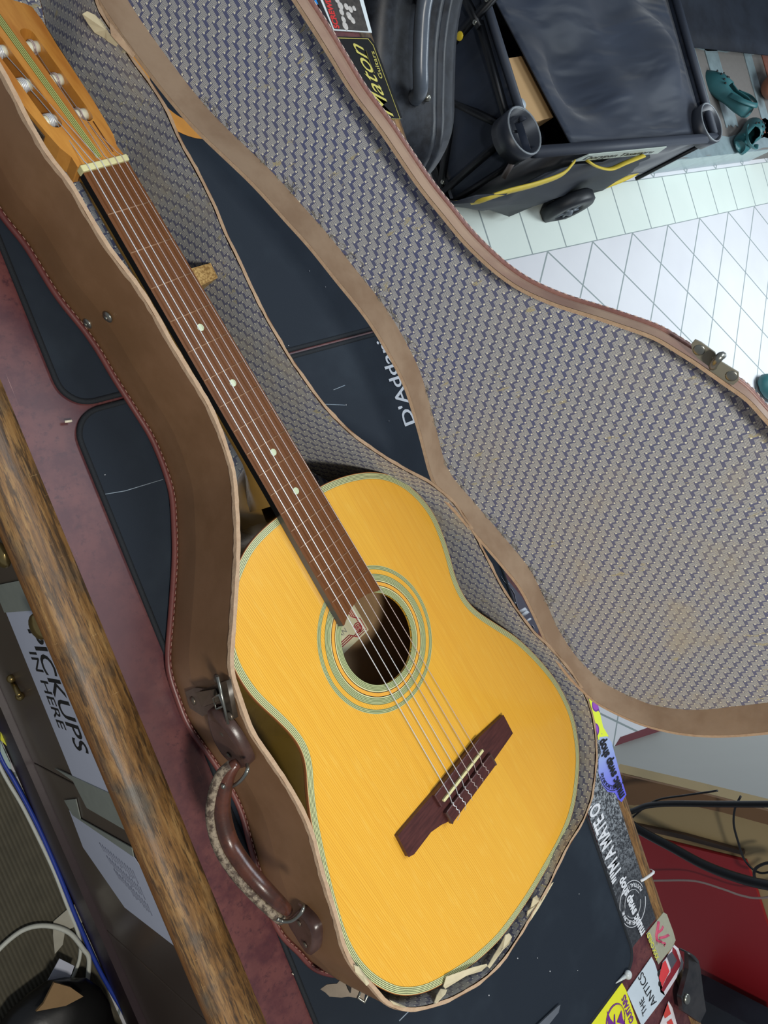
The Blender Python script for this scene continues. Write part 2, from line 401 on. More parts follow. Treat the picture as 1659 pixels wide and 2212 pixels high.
# white notices taped to the drawer fronts
M_wp = plain('white_paper', (196, 200, 214), .7, var=.06, sc=8); M_tape = plain('frosted_tape', (150, 156, 146), .35, var=.15); M_ink = plain('black_ink', (22, 22, 24), .6)
def paperbox(px, X, th=.0008): return [UX(x, y, X) for x, y in px]
b = B(); plate(b, [Vector((.2392, -.083, -.30)), Vector((.2392, -.083, -.485)), Vector((.2392, -.365, -.51)), Vector((.2392, -.372, -.30))], [], (-.0006, 0, 0), (0, 0, 0))
pl = tag(b.build('paper_notice', M_wp), 'white paper notice reading PICKUPS IN HERE taped to drawer', 'sign')
WM[pl.name] = Matrix()
b = B(); text(b, 'PICKUPS', (.2386, -.112, -.404), (0, -1, -.08), (0, 0, 1), .182, .060, .012, lift=.0002)
text(b, 'IN HERE', (.2386, -.146, -.449), (0, -1, -.13), (0, 0, 1), .120, .038, .008, lift=.0002); b.build('lettering', M_ink, pl)
b = B(); plate(b, [Vector((.239, -.045, -.34)), Vector((.239, -.045, -.487)), Vector((.239, -.086, -.492)), Vector((.239, -.086, -.34))], [], (-.0012, 0, 0), (0, 0, 0)); b.build('tape_strip', M_tape, pl)
b = B(); plate(b, [Vector((.239, -.345, -.3)), Vector((.239, -.35, -.60)), Vector((.239, -.358, -.515)), Vector((.239, -.40, -.50)), Vector((.239, -.40, -.3))], [], (-.0014, 0, 0), (0, 0, 0)); b.build('tape_strip', M_tape, pl)
P = [UX(x, y, .2392) for x, y in [(150, 1750), (180, 1830), (270, 1960), (380, 2045), (360, 1960), (290, 1850)]]
b = B(); plate(b, P, [], (-.0006, 0, 0), (0, 0, 0)); pn = tag(b.build('paper_notice', M_wp), 'white printed sheet taped on drawer below the other notice', 'sign'); WM[pn.name] = Matrix()
b = B()
for k in range(13):
    a = UX(215 + k * 6, 1820 + k * 5, .2384); c2 = UX(262 + k * 6, 1905 + k * 7, .2384); d = (c2 - a)
    for q in range(3):
        s0 = a + d * (q / 3); s1 = a + d * ((q + random.uniform(.6, .9)) / 3); tube(b, [s0, s1], .0009, 4)
b.build('printed_lines', plain('grey_print', (110, 114, 128), .7), pn)
b = B(); P = [UX(x, y, .239) for x, y in [(140, 1728), (158, 1760), (290, 1850), (286, 1830), (175, 1768), (165, 1725)]]; plate(b, P, [], (-.0013, 0, 0), (0, 0, 0)); b.build('tape_strip', M_tape, pn)

# ================================================================== black mats on the bench
g = G('black_rubber_mat'); n1 = g.noise(g.tc(), 1500, 2); n2 = g.noise(g.tc(), 9, 4, .6)
c = g.mix(g.ss(n2, .45, .75), lin((36, 43, 52)), lin((44, 52, 61)))
M_mat = g.out(c, .7, spec=.15); g.bump(n1, .25, .0004)
M_matedge = plain('mat_stitched_edge', (20, 26, 32), .8, var=.4, sc=900, bump=.5)
def rrect(x0, y0, x1, y1, r, z, n=8):
    P = []
    for cx, cy, a in ((x1 - r, y1 - r, 0), (x0 + r, y1 - r, 90), (x0 + r, y0 + r, 180), (x1 - r, y0 + r, 270)):
        for k in range(n + 1):
            t = math.radians(a + 90 * k / n); P.append(Vector((cx + r * math.cos(t), cy + r * math.sin(t), z)))
    return P
def mat(x0, y0, x1, y1, label):
    b = B(); P = rrect(x0 + .004, y0 + .004, x1 - .004, y1 - .004, .024, 0); plate(b, P, [], (0, 0, .0035), (0, 0, .0002))
    o = tag(b.build('bench_mat', M_mat), label, 'mat', 'black rubber mats on the bench'); WM[o.name] = Matrix()
    e = B(); Q = resample(rrect(x0 + .003, y0 + .003, x1 - .003, y1 - .003, .026, .0025), .004, True)
    tube(e, Q, .0028, 8, closed=True); e.build('stitched_edge', M_matedge, o)
    return o
mA = mat(.2505, .0960, .7125, .78, 'black rubber mat with orange ring logo under the case neck')
mB = mat(.2505, -.848, .7125, .0940, 'larger black rubber mat under the guitar body with white lettering')
M_or = plain('orange_print', (226, 148, 40), .6); M_white = plain('white_print', (215, 218, 222), .6)
b = B(); C = (.5, .392, 0); plate(b, circ(C, .059, 64), [circ(C, .042, 64)], (0, 0, .0039), (0, 0, .0034)); part(b.build('ring_logo', M_or, mA), 'orange ring')
b = B(); p0 = U(897, 913, .0038); text(b, "D'Addario", p0, (0.0, 1, 0), (-1, 0, 0), .125, .019, .012, lift=.0003); part(b.build('lettering', M_white, mB), 'white lettering')
for pts in ([(862, 2205), (886, 2181)], [(222, 1050 + 18), (270, 1060), (352, 1035)], [(675, 878), (700, 873), (748, 875)], [(720, 842), (745, 832)]):
    b = B(); tube(b, [U(x, y, .0037) for x, y in pts], lambda t: (.0001, .0007), 4)
    part(b.build('scratch', plain('chalky_scratch', (150, 165, 178), .9), mB), 'pale scratch mark')

# ================================================================== GUITAR CASE (base)
ZR = .122
rimpx = [(0,151),(54,256),(99.5,335),(142,386),(181,452),(220,519),(250,561),(286,606),(331,675),(358,726),(391.5,780),(422,831),(449,875),(476,939),(489.5,979),(503,1026.6),(508,1097),(511,1180),(505,1300),(498,1400),(496,1437),(502,1473),(518,1517),(540,1580),(580,1639),(617,1694),(650,1752),(672,1804),(687,1862.6),(701,1914),(723,1980),(742,2053),(771,2105),(804,2134),(832,2170),(880.5,2186),(929,2179),(980,2160),(1025,2134),(1073.7,2095.6),(1122,2028),(1154,1973),(1186,1918.5),(1218.5,1848),(1247.5,1799),(1267,1764),(1283,1712),(1291,1629),(1286,1564),(1270,1506),(1244,1461),(1210,1418),(1176,1382),(1153.5,1362),(1119.6,1316.5),(1085.6,1264.5),(1065,1224),(1042.7,1181),(1024.6,1145),(1006.5,1117.6),(984,1083.7),(950,1054),(928,1037),(861,1001.6),(818,974),(763.5,935),(704.7,876),(661.6,817.4),(626,766.5),(599,719.4),(560,649),(528,578),(493,508),(467,443),(431,371),(392,301.5),(362,232),(332,184),(289.5,126.7),(248,64),(212,4)]
rim = [U(x, y, ZR) for x, y in rimpx]
rim += [Vector((.376, .47, ZR)), Vector((.365, .53, ZR)), Vector((.33, .565, ZR)), Vector((.285, .555, ZR)), Vector((.255, .52, ZR)), Vector((.243, .45, ZR)), Vector((.249, .39, ZR))]
rim = smooth(resample(cr(rim, 4, True), .006, True), 3)
if sum(rim[i - 1].x * rim[i].y - rim[i].x * rim[i - 1].y for i in range(len(rim))) < 0: rim = rim[::-1]
# counter-clockwise: +offset is inwards
ZB = .0042
def at(P, z): return [Vector((p.x, p.y, z)) for p in P]
def wob(P, amp, k=1):
    out = []
    for i, p in enumerate(P):
        out.append(p + Vector((0, 0, random.uniform(-amp, amp))))
    return out
case = empty('guitar_case', (.45, -.05, .004), 'open brown vintage guitar case with blue woven lining, holding the guitar', 'guitar case')
rin = offset2(rim, .0035)
rtop = [p + Vector((0, 0, .0012 * math.sin(i * .9) * random.random())) for i, p in enumerate(rim)]
bot = at(offset2(rim, -.003), ZB + .001); bulge = at(offset2(rim, -.004), .05)
b = B(); ribbon(b, rim, bulge, True, 3); ribbon(b, bulge, bot, True, 2)
b.build('side_wall', M_leath, case)
b = B(); ribbon(b, at(rin, ZR - .001), at(rin, ZB + .004), True, 6, vs=ZR - ZB); part(b.build('wall_lining', M_weave, case), 'blue and grey woven lining on the wall')
b = B(); ribbon(b, rtop, [p + Vector((0, 0, .001 * random.random())) for p in rin], True, 1)
# ragged cardboard lip
jo = [p + Vector((0, 0, -.0025 - .002 * random.random())) for p in offset2(rim, -.0009)]; ribbon(b, rtop, jo, True, 1)
part(b.build('rim_edge', M_raw, case), 'raw pale cardboard rim')
b = B(); plate(b, at(offset2(rim, .001), 0), [], (0, 0, ZB + .003), (0, 0, .0041)); b.build('base_panel', M_leath, case)
fl = B(); P = at(offset2(rim, .0042), ZB + .0045)
bm = bmesh.new(); vs = [bm.verts.new(p) for p in P]; es = [bm.edges.new((vs[i], vs[(i + 1) % len(vs)])) for i in range(len(vs))]
bmesh.ops.triangle_fill(bm, edges=es, use_beauty=True); bm.verts.index_update()
aw = Vector((.184, -.983, 0)); bw = Vector((.983, .184, 0))
T_ = [[v.index for v in f.verts] for f in bm.faces]; bm.free()
fl.add(P, T_, [[(P[i].dot(aw), P[i].dot(bw)) for i in t] for t in T_], 0, False); part(fl.build('floor_lining', M_weave, case, recalc=False), 'blue and grey woven floor lining')
b = B(); pp = at(offset2(rim, -.006), .0075); tube(b, smooth(pp, 1), .0032, 8, closed=True); pi = b.build('piping', M_pipe, case)
b = B(); sp = at(offset2(rim, -.0052), .0118)
for i in range(0, len(sp) - 1, 1):
    tube(b, [sp[i], sp[i].lerp(sp[i + 1], .6)], .00042, 4)
b.build('stitching', M_stitch, pi)
# rivets on the left wall
def wallpt(px, py, z=None, out=.0045):
    """the point of the left wall seen at this pixel"""
    best = None
    for zz_ in [k * .004 for k in range(1, 31)]:
        p = U(px, py, zz_); i = min(range(len(rim)), key=lambda k: (rim[k].x - p.x) ** 2 + (rim[k].y - p.y) ** 2)
        d = math.hypot(rim[i].x - p.x, rim[i].y - p.y)
        t = rim[(i + 1) % len(rim)] - rim[i - 1]; t.z = 0; t.normalize(); n = Vector((t.y, -t.x, 0))
        s = abs((Vector((rim[i].x, rim[i].y, 0)) + n * out - Vector((p.x, p.y, 0))).dot(n))
        if d < .03 and (best is None or s < best[0]): best = (s, p, n, t)
    return best[1], best[2], best[3]
for px, py in ((189, 699), (233, 685)):
    p, n, t = wallpt(px, py); M = n.to_track_quat('Z', 'Y').to_matrix().to_4x4()
    b = B(); blob(b, p, .0052, (1, 1, .45), M, 20); cyl(b, p + n * .002, p + n * .003, .0022, .0018, 12); part(b.build('rivet', M_steel, case), 'domed nickel rivet')
def wpoly(name, pxs, th, mat, parent, out=.0045, inset=.0, rnd=0):
    cx_, cy_ = sum(p[0] for p in pxs) / len(pxs), sum(p[1] for p in pxs) / len(pxs)
    pc, N, t = wallpt(cx_, cy_, None, out)
    if rnd: pxs = [(v.x, v.y) for v in cr([Vector((x, y, 0)) for x, y in pxs], rnd, True)]
    A = [UP(x, y, pc, N) for x, y in pxs]; m = len(A); C = sum(A, Vector()) / m
    A0 = [p - N * .003 for p in A]; A1 = [p + N * th * .6 for p in A]; A2 = [q.lerp(C, inset * .5) + N * th * .93 for q in A]; A3 = [q.lerp(C, inset) + N * th for q in A]
    b = B(); plate(b, A3, [], N * .0001, Vector((0, 0, 0)))
    L_ = [A0, A1, A2, A3]
    b.add([p for l in L_ for p in l], [(k * m + i, k * m + (i + 1) % m, (k + 1) * m + (i + 1) % m, (k + 1) * m + i) for k in range(3) for i in range(m)], None, 0, True)
    return b.build(name, mat, parent), N
lt, N1 = wpoly('latch', [(403, 1493), (424, 1484), (446, 1487), (470, 1476), (492, 1470), (508, 1552), (492, 1548), (462, 1536), (440, 1546), (412, 1528)], .0012, M_dsteel, case)
b = B(); p1, n1, t1 = wallpt(484, 1458); p2, n2, t2 = wallpt(506, 1556)
tube(b, [p1 + n1 * .006, p2 + n2 * .006], .0013, 8); b.build('hinge_rod', M_steel, lt)
b = B(); q = [wallpt(x, y)[0] + n1 * .006 for x, y in [(474, 1503), (488, 1497), (497, 1520), (482, 1528)]]; tube(b, q, .0012, 6, closed=True); b.build('wire_loop', M_steel, lt)
for x, y in ((420, 1512), (440, 1500), (472, 1465), (500, 1545)):
    b = B(); p, n, t = wallpt(x, y); blob(b, p + n * .0015, .0045, (1, 1, .5), n.to_track_quat('Z', 'Y').to_matrix().to_4x4(), 12)
    b.build('latch_rivet', M_dsteel, lt)
b = B(); q = [wallpt(x, y)[0] + n1 * .0025 for x, y in [(437, 1492), (472, 1486), (482, 1512), (450, 1524)]]; plate(b, q, [], n1 * .004, Vector()); b.build('latch_arm', M_dsteel, lt)
# lower latch, hanging open at the tail
Pn = Vector((-.62, -.78, 0)).normalized()
L0 = U(760, 2118, .06)
q = [UP(x, y, L0, (-.5, .35, .8)) for x, y in [(742, 2108), (790, 2138), (786, 2162), (772, 2155), (752, 2152), (738, 2154), (712, 2152), (703, 2143), (692, 2136), (706, 2126), (728, 2124)]]
lt2 = poly('latch', q, .0012, M_dsteel, case, n=Vector((-.5, .35, .8)).normalized())
b = B(); q = [UP(x, y, L0, (-.5, .35, .8)) + Vector((0, 0, .002)) for x, y in [(778, 2137), (793, 2146), (785, 2163), (771, 2154)]]; tube(b, q, .0015, 6, closed=True); b.build('wire_loop', M_steel, lt2)
b = B(); p = UP(752, 2130, L0, (-.5, .35, .8)) + Vector((0, 0, .002)); box(b, (-.002, -.005, -.001), (.002, .005, .001), Matrix.Translation(p)); b.build('slot', M_dark, lt2)
# handle with leather tabs and rings
hd = empty('x', (0, 0, 0), '', ''); bpy.data.objects.remove(hd)
hp = [UX(503, 1652, .232), UX(478, 1676, .222), UX(463, 1720, .213), UX(460, 1770, .207), UX(476, 1830, .205), UX(510, 1885, .206), UX(552, 1932, .211), UX(590, 1968, .220), UX(610, 1985, .228)]
hc = cr(hp, 6)
b = B(); tube(b, [p + Vector((.0075, .001, .0035)) for p in hc[2:-2]], lambda t: .0042 + .0038 * math.sin(math.pi * t) ** .6, 16); hobj = part(b.build('handle', M_handle, case), 'glossy brown rolled leather handle')
WM[hobj.name] = Matrix()
b = B(); tube(b, [p + Vector((-.001, 0, -.001)) for p in hc], lambda t: .0048, 10); part(b.build('strap', M_crack, hobj), 'cracked grey leather strap')
for rp, r0 in (([(483, 1700), (478, 1690), (500, 1698), (520, 1686), (534, 1665), (534, 1652)], .224), ([(598, 1985), (612, 1990), (632, 1988), (650, 1972), (655, 1958), (648, 1952)], .226)):
    b = B(); Xs = [r0 - .006 + .022 * k / 5 for k in range(6)]; tube(b, cr([UX(x, y, X) for (x, y), X in zip(rp, Xs)], 5), .0017, 8); part(b.build('ring', M_steel, hobj), 'half round steel ring')
for tp, sh in (([(456, 1533), (464, 1528), (478, 1537), (497, 1556), (515, 1580), (530, 1605), (543, 1632), (545, 1646), (536, 1650), (524, 1652), (508, 1640), (490, 1622), (474, 1596), (462, 1566)], 1),
               ([(630, 1983), (640, 1972), (656, 1958), (668, 1968), (682, 1985), (691, 2005), (692, 2030), (686, 2052), (676, 2056), (664, 2040), (650, 2018)], 1)):
    o, N = wpoly('handle_tab', tp, .007, M_tab, case, inset=.25, rnd=3)
    WM[o.name] = Matrix(); cxy = (sum(p[0] for p in tp) / len(tp), sum(p[1] for p in tp) / len(tp))
    b = B()
    for k in (-1, 1):
        x, y = cxy[0] + k * 10 * .6, cxy[1] + k * 22; p, n, t = wallpt(x, y); blob(b, p + n * .0078, .0032, (1, 1, .4), n.to_track_quat('Z', 'Y').to_matrix().to_4x4(), 12)
    b.build('tab_rivets', M_dsteel, o)
# torn lining paper along the rim
def torn(pxs, zs, mat=M_paper):
    P = [U(x, y, z) for (x, y), z in zip(pxs, zs)]; b = B(); C = sum(P, Vector()) / len(P); C.z += .003; m = len(P)
    b.add(P + [C], [(i, (i + 1) % m, m) for i in range(m)], None, 0, False); b.add([p - Vector((0, 0, .0006)) for p in P] + [C - Vector((0, 0, .0006))], [((i + 1) % m, i, m) for i in range(m)], None, 0, False)
    return b.build('torn_lining', mat, case, recalc=False)
torn([(178, 30), (188, 24), (205, 32), (222, 48), (240, 78), (262, 95), (290, 122), (270, 112), (232, 88), (226, 82), (205, 70), (190, 50)], [.118, .12, .121, .12, .119, .12, .122, .119, .113, .112, .112, .114])
torn([(236, 48), (246, 55), (270, 85), (292, 118), (287, 124), (262, 100), (240, 75)], [.124] * 7, M_raw)
torn([(962, 2136), (964, 2118), (1005, 2105), (1040, 2098), (1053, 2086), (1052, 2082), (1020, 2090), (964, 2112 - 2), (958, 2130)], [.120, .119, .118, .118, .12, .122, .124, .123, .122])
torn([(936, 2172), (944, 2150), (952, 2136), (966, 2138), (962, 2148), (945, 2166)], [.122, .12, .118, .12, .122, .123])
torn([(1053, 2088), (1068, 2062), (1082, 2040), (1092, 2020), (1100, 2016), (1106, 2024), (1100, 2040), (1085, 2050), (1072, 2072), (1058, 2092)], [.12, .119, .118, .117, .116, .118, .122, .122, .122, .122])
torn([(1140, 1968), (1146, 1962), (1152, 1940), (1160, 1934), (1163, 1940), (1175, 1936), (1192, 1908), (1196, 1906), (1180, 1934), (1165, 1960), (1148, 1986), (1136, 2000)], [.118] * 3 + [.117, .12, .121, .122, .122, .123, .123, .122, .121])
torn([(765, 2085), (775, 2088), (790, 2108), (798, 2124), (792, 2130), (780, 2115), (768, 2100)], [.125] * 7)
torn([(842, 2160), (862, 2168), (880, 2176), (868, 2176), (850, 2170)], [.123] * 5)
# cork block glued in the case
b = B(); P = [U(x, y, .084) for x, y in [(398, 590), (412, 580), (455, 568), (471, 600), (432, 618), (416, 628)]]; plate(b, P, [], (0, 0, 0), (0, 0, -.03))
g = G('hairy_cork'); n = g.noise(g.tc(), 420, 5, .7); M_cork = g.out(g.mix(g.ss(n, .4, .62), lin((150, 116, 66)), lin((206, 172, 112))), .9); g.bump(n, .6, .001)
part(b.build('cork_block', M_cork, case, bevel=.001), 'rough cork block glued inside beside the neck')

# ================================================================== GUITAR CASE (lid, standing open on its hinge)
LH = Vector((.569746, -.158907, .122)); la = Vector((.3404, -.9403, 0)); le = Vector((.1633, .0591, .9848)); ln = Vector((.926, .3352, -.1736))
def lid(a, e, d=0.0): return LH + la * a + le * e + ln * d
lr = [(-485,-4),(-457,3),(-410,17),(-369,25),(-338,31),(-300,35),(-269,39),(-249,40),(-217,38),(-185,33),(-156,23),(-130,13),(-104,2),(-83,-6),(-60,-9),(-35,-5),(-12,-2),(15,2),(45,6),(75,9),(100,6),(130,1),(160,-5),(190,-7),(218,-6),(247,1),(265,8),(297,38),(312,63),(322,92),(326,129),(323,178),(315,225),(296,270),(262,310),(215,338),(160,352),(105,354),(55,345),(10,328),(-35,314),(-58,309),(-71,302),(-93,291),(-107,284),(-120,276),(-133,269),(-153,250),(-173,230),(-192,210),(-215,191),(-229,183),(-245,176),(-275,167),(-295,164),(-324,159),(-352,157),(-382,155),(-411,151),(-434,151),(-450,151),(-481,150),(-530,147),(-590,143),(-640,136),(-668,112),(-676,75),(-668,30),(-640,2),(-590,-10),(-530,-9)]
LP = smooth(resample(cr([Vector((x / 1000, y / 1000, 0)) for x, y in lr], 4, True), .006, True), 3)
if sum(LP[i - 1].x * LP[i].y - LP[i].x * LP[i - 1].y for i in range(len(LP))) < 0: LP = LP[::-1]
def dep(e): return .031
# the wall tapers: the panel seam sits inside the rim along the far edge
INS = [(c_ - p) for p, c_ in zip(LP, offset2(LP, .0105))]
INS = [v * min(1, max(0, (p.y - .05) / .09)) for v, p in zip(INS, LP)]
def lidp(P, k, extra=0.0): return [lid(p.x + v.x * k, p.y + v.y * k, .031 * k + extra) for p, v in zip(P, INS)]
lidroot = None
b = B(); ribbon(b, lidp(offset2(LP, -.001), 0), lidp(offset2(LP, -.0035), .5), True, 2); ribbon(b, lidp(offset2(LP, -.0035), .5), lidp(offset2(LP, -.001), 1, .003), True, 2)
lw = part(b.build('lid', M_lidout, case), 'open lid standing upright on its hinge'); WM[lw.name] = Matrix()
b = B(); ribbon(b, lidp(offset2(LP, .0025), 0), lidp(offset2(LP, .0025), 1), True, 3, vs=.033); part(b.build('inner_wall', M_lidin, lw), 'bare dusty tan inner wall')
b = B(); ribbon(b, lidp(offset2(LP, -.001), 0, -.0006), lidp(offset2(LP, .0025), 0, -.0002), True, 1); b.build('rim_edge', M_raw, lw)
IN = [p + v for p, v in zip(offset2(LP, .0026), INS)]; bm = bmesh.new(); vs = [bm.verts.new(p) for p in IN]; es = [bm.edges.new((vs[i], vs[(i + 1) % len(vs)])) for i in range(len(vs))]
bmesh.ops.triangle_fill(bm, edges=es, use_beauty=True); bmesh.ops.subdivide_edges(bm, edges=bm.edges, cuts=1, use_grid_fill=True); bmesh.ops.triangulate(bm, faces=bm.faces)
bm.verts.ensure_lookup_table(); bm.verts.index_update(); V = [v.co.copy() for v in bm.verts]; T_ = [[v.index for v in f.verts] for f in bm.faces]; bm.free()
b = B(); b.add([lid(p.x, p.y, dep(p.y) - .0005) for p in V], T_, [[(V[i].x, V[i].y) for i in t] for t in T_]); part(b.build('lid_lining', M_weave, lw, recalc=False), 'large blue and grey woven lining panel')
b = B(); b.add([lid(p.x, p.y, dep(p.y) + .004) for p in V], T_); b.build('lid_panel', M_leath, lw)
b = B(); tube(b, smooth(lidp(offset2(LP, -.0035), 1, -.001), 1), .0027, 8, closed=True); b.build('piping', leather('faded_piping', (120, 82, 76), (138, 100, 90), .4), lw)
b = B(); sp = lidp(offset2(LP, -.0072), 1, -.003)
for i in range(len(sp) - 1): tube(b, [sp[i], sp[i].lerp(sp[i + 1], .6)], .00045, 4)
sp = lidp(offset2(LP, .0019), .72)
for i in range(len(sp) - 1):
    if LP[i].y < .12: tube(b, [sp[i], sp[i].lerp(sp[i + 1], .55)], .0006, 4)
part(b.build('stitching', plain('stitch_white', (190, 168, 158), .8), lw), 'white stitching')
# frayed threads where the lining meets the wall
b = B()
for k in range(150):
    i = random.choice([j for j in range(len(LP)) if LP[j].y < .06 and -.5 < LP[j].x < .3]); p = offset2(LP, .004 + random.random() * .004)[i] if k < 0 else LP[i]
    q0 = lid(p.x + random.uniform(-.003, .003), p.y + .004, dep(p.y) - .001); pts = [q0]
    for s in range(3): pts.append(pts[-1] + la * random.uniform(-.007, .007) + le * random.uniform(-.002, .006) - ln * random.uniform(-.0005, .002))
    tube(b, cr(pts, 3), .00025, 3)
b.build('frayed_threads', plain('frayed_thread', (160, 158, 148), .9), lw)
# catch plates on the lid edge
def lpx(x, y, d): return UP(x, y, LH + ln * d, ln)
ct = poly('catch', [lpx(x, y, .002) for x, y in [(1494, 742), (1502, 732), (1515, 738), (1545, 760), (1552, 776), (1596, 803), (1596, 820), (1584, 830), (1566, 822), (1535, 800), (1530, 788), (1508, 772), (1496, 758)]], .0016, plain('dull_catch_metal', (136, 132, 116), .5, .4), lw, n=-ln)
b = B(); tube(b, cr([lpx(1540, 792, .001), lpx(1545, 782, -.008), lpx(1556, 770, -.009), lpx(1560, 768, .002)], 4), .0032, 8)
for x, y in ((1510, 756), (1580, 812)): blob(b, lpx(x, y, .0005), .0048, (1, 1, .2), (-ln).to_track_quat('Z', 'Y').to_matrix().to_4x4(), 14)
b.build('catch_hook', M_steel, ct)
# cloth hinge tape between base and lid
b = B(); hp0 = [lid(a_, .0, .001) for a_ in (-.06, -.03, 0)]

# ================================================================== GUITAR
MG = Matrix(((.183719, .982018, .043457, .325751), (-.982554, .18216, .037497, .26887), (.028906, -.049588, .998351, .0982), (0, 0, 0, 1)))
gt = empty('acoustic_guitar', MG, 'classical guitar with honey coloured spruce top lying in the open case', 'guitar')
def gb(b, name, mat, parent=None, **k): return b.build(name, mat, parent or gt, local=True, **k)
g = G('honey_spruce'); x3 = g.sep(g.tc()); yv = g.f('ADD', x3[1], g.f('MULTIPLY', x3[0], -.03))
wv = g.f('ADD', g.f('MULTIPLY', yv, 1), g.f('MULTIPLY', g.noise(g.mapv(g.tc(), (2, 12, 1)), 3, 2), .003))
gn = g.noise(g.comb(g.f('MULTIPLY', x3[0], 1.2), g.f('MULTIPLY', wv, 640), 0), 1, 3, .6)
big = g.noise(g.mapv(g.tc(), (1.5, 6, 1)), 3, 3)
ph = g.f('ADD', g.f('MULTIPLY', wv, 2 * math.pi / .0019), g.f('MULTIPLY', g.noise(g.comb(g.f('MULTIPLY', x3[0], .8), g.f('MULTIPLY', wv, 60), 0), 1, 3, .6), 14))
lines = g.ss(g.f('SINE', ph), .1, 1.0); side = g.ss(x3[1], .05, -.06)
c = g.mix(g.f('MULTIPLY', g.ss(gn, .38, .7), .35), lin((240, 186, 66)), lin((212, 150, 42)))
c = g.mix(g.f('MULTIPLY', lines, g.f('ADD', .18, g.f('MULTIPLY', side, .36))), c, lin((196, 132, 36)))
c = g.mix(g.f('MULTIPLY', big, .5), c, lin((234, 168, 48))); c = g.mix(g.f('MULTIPLY', g.ss(g.noise(g.mapv(g.tc(), (40, 260, 1)), 1, 3), .5, .8), .2), c, lin((250, 214, 110)))
# the darker half of the two-piece top
seam = g.ss(g.f('ADD', x3[1], -.058), -.001, .001); c = g.mix(g.f('MULTIPLY', seam, .16), c, lin((222, 150, 40)))
M_spruce = g.out(c, .24, coat=.5)
g = G('laminated_side_wood'); n = g.noise(g.mapv(g.tc(), (1, 1, .3)), 22, 3, .5, .8); M_side = g.out(g.mix(n, lin((112, 88, 34)), lin((146, 118, 52))), .2, coat=.6)
g = G('rosewood'); n = g.noise(g.mapv(g.tc(), (5, 60, 10)), 8, 5, .7); M_rose = g.out(g.mix(g.ss(n, .3, .7), lin((70, 38, 26)), lin((112, 64, 40))), .38)
g = G('fingerboard_wood'); n = g.noise(g.mapv(g.tc(), (6, 90, 10)), 5, 5, .7); n2 = g.noise(g.tc(), 22, 2); c = g.mix(g.ss(n, .3, .7), lin((92, 54, 24)), lin((112, 68, 32))); c = g.mix(g.f('MULTIPLY', n2, .3), c, lin((126, 78, 36)))
M_fb = g.out(c, .5, spec=.25)
g = G('bridge_wood'); n = g.noise(g.mapv(g.tc(), (60, 6, 10)), 8, 5, .7); M_bridge = g.out(g.mix(g.ss(n, .3, .7), lin((62, 30, 28)), lin((84, 44, 40))), .42)
g = G('maple_head'); n = g.noise(g.mapv(g.tc(), (2, 9, 2)), 60, 4, .6); n2 = g.noise(g.mapv(g.tc(), (2, 14, 2)), 6, 3); M_head = g.out(g.mix(g.ss(n2, .3, .75), g.mix(n, lin((196, 132, 54)), lin((222, 160, 76))), lin((176, 108, 40))), .3, coat=.4)
g = G('striped_binding'); u = g.sep(g.tc('UV')); s = g.f('COSINE', g.f('MULTIPLY', u[1], 2 * math.pi * 5.0))
c = g.mix(g.ss(s, .0, .5), lin((212, 216, 160)), lin((58, 66, 40))); c = g.mix(g.f('GREATER_THAN', u[1], .93), c, lin((160, 104, 50)))
M_bind = g.out(c, .3, coat=.3)
g = G('rosette_rings'); x3 = g.sep(g.tc()); rr = g.f('SQRT', g.f('ADD', g.f('POWER', g.f('SUBTRACT', x3[0], .482), 2), g.f('POWER', g.f('SUBTRACT', x3[1], .002), 2)))
rn = g.f('DIVIDE', rr, .0445); s = g.f('COSINE', g.f('MULTIPLY', rn, 2 * math.pi * 34)); grn = g.mix(g.ss(s, -.2, .6), lin((188, 196, 146)), lin((88, 102, 58)))
cream = lin((232, 226, 170)); blk = lin((24, 18, 16)); amb = lin((236, 172, 66))
def band(c, a, z, col): return g.mix(g.f('MULTIPLY', g.f('GREATER_THAN', rn, a), g.f('LESS_THAN', rn, z)), c, col)
c = band(grn, 1.135, 1.152, cream); c = band(c, 1.152, 1.168, blk); c = band(c, 1.168, 1.245, amb); c = band(c, 1.245, 1.262, blk); c = band(c, 1.262, 1.275, cream)
M_ros = g.out(c, .26, coat=.4)
M_black = plain('gloss_black', (12, 11, 10), .35); M_bone = plain('aged_bone', (222, 216, 160), .35, var=.08); M_bone2 = plain('white_plastic_roller', (226, 226, 202), .35, var=.06)
M_fret = plain('fret_wire', (150, 112, 82), .4, .0); M_dot = plain('pearl_dot', (200, 212, 176), .3, var=.08)
M_strm = plain('wound_string', (226, 228, 230), .35, .35); M_nyl = plain('nylon_string', (214, 196, 190), .25, trans=.25); M_tbt = plain('inner_back_wood', (150, 122, 88), .6, var=.2, sc=30)
treb = [(327, 0), (327, 34), (333, 66), (344, 95), (358, 116), (377, 132), (400, 142), (424, 146), (449, 143), (472, 137), (496, 129), (520, 127.5), (542, 134), (569, 149), (601, 167), (635, 180), (670, 189), (700, 191.5), (733, 187), (763, 172), (784, 153), (807, 119), (817, 83), (820, 39), (821, 4)]
bass = [(819, -31), (815, -60), (804, -94), (793, -117), (781, -140), (768, -158), (750, -174), (733, -183), (712, -190), (690, -193), (665, -191), (635, -183), (601, -171), (569, -158), (556, -152), (538, -142), (522, -132), (508, -127.5), (492, -127.5), (470, -132), (446, -138), (424, -140), (400, -137), (377, -126), (358, -110), (344, -91), (332, -66), (327, -34)]
out_ = [Vector((x / 1000, y / 1000, 0)) for x, y in treb + bass]
BO = smooth(resample(cr(out_, 5, True), .005, True), 2)
if sum(BO[i - 1].x * BO[i].y - BO[i].x * BO[i - 1].y for i in range(len(BO))) < 0: BO = BO[::-1]
ZT = -.0085; HC = (.482, .002); HR = .0445
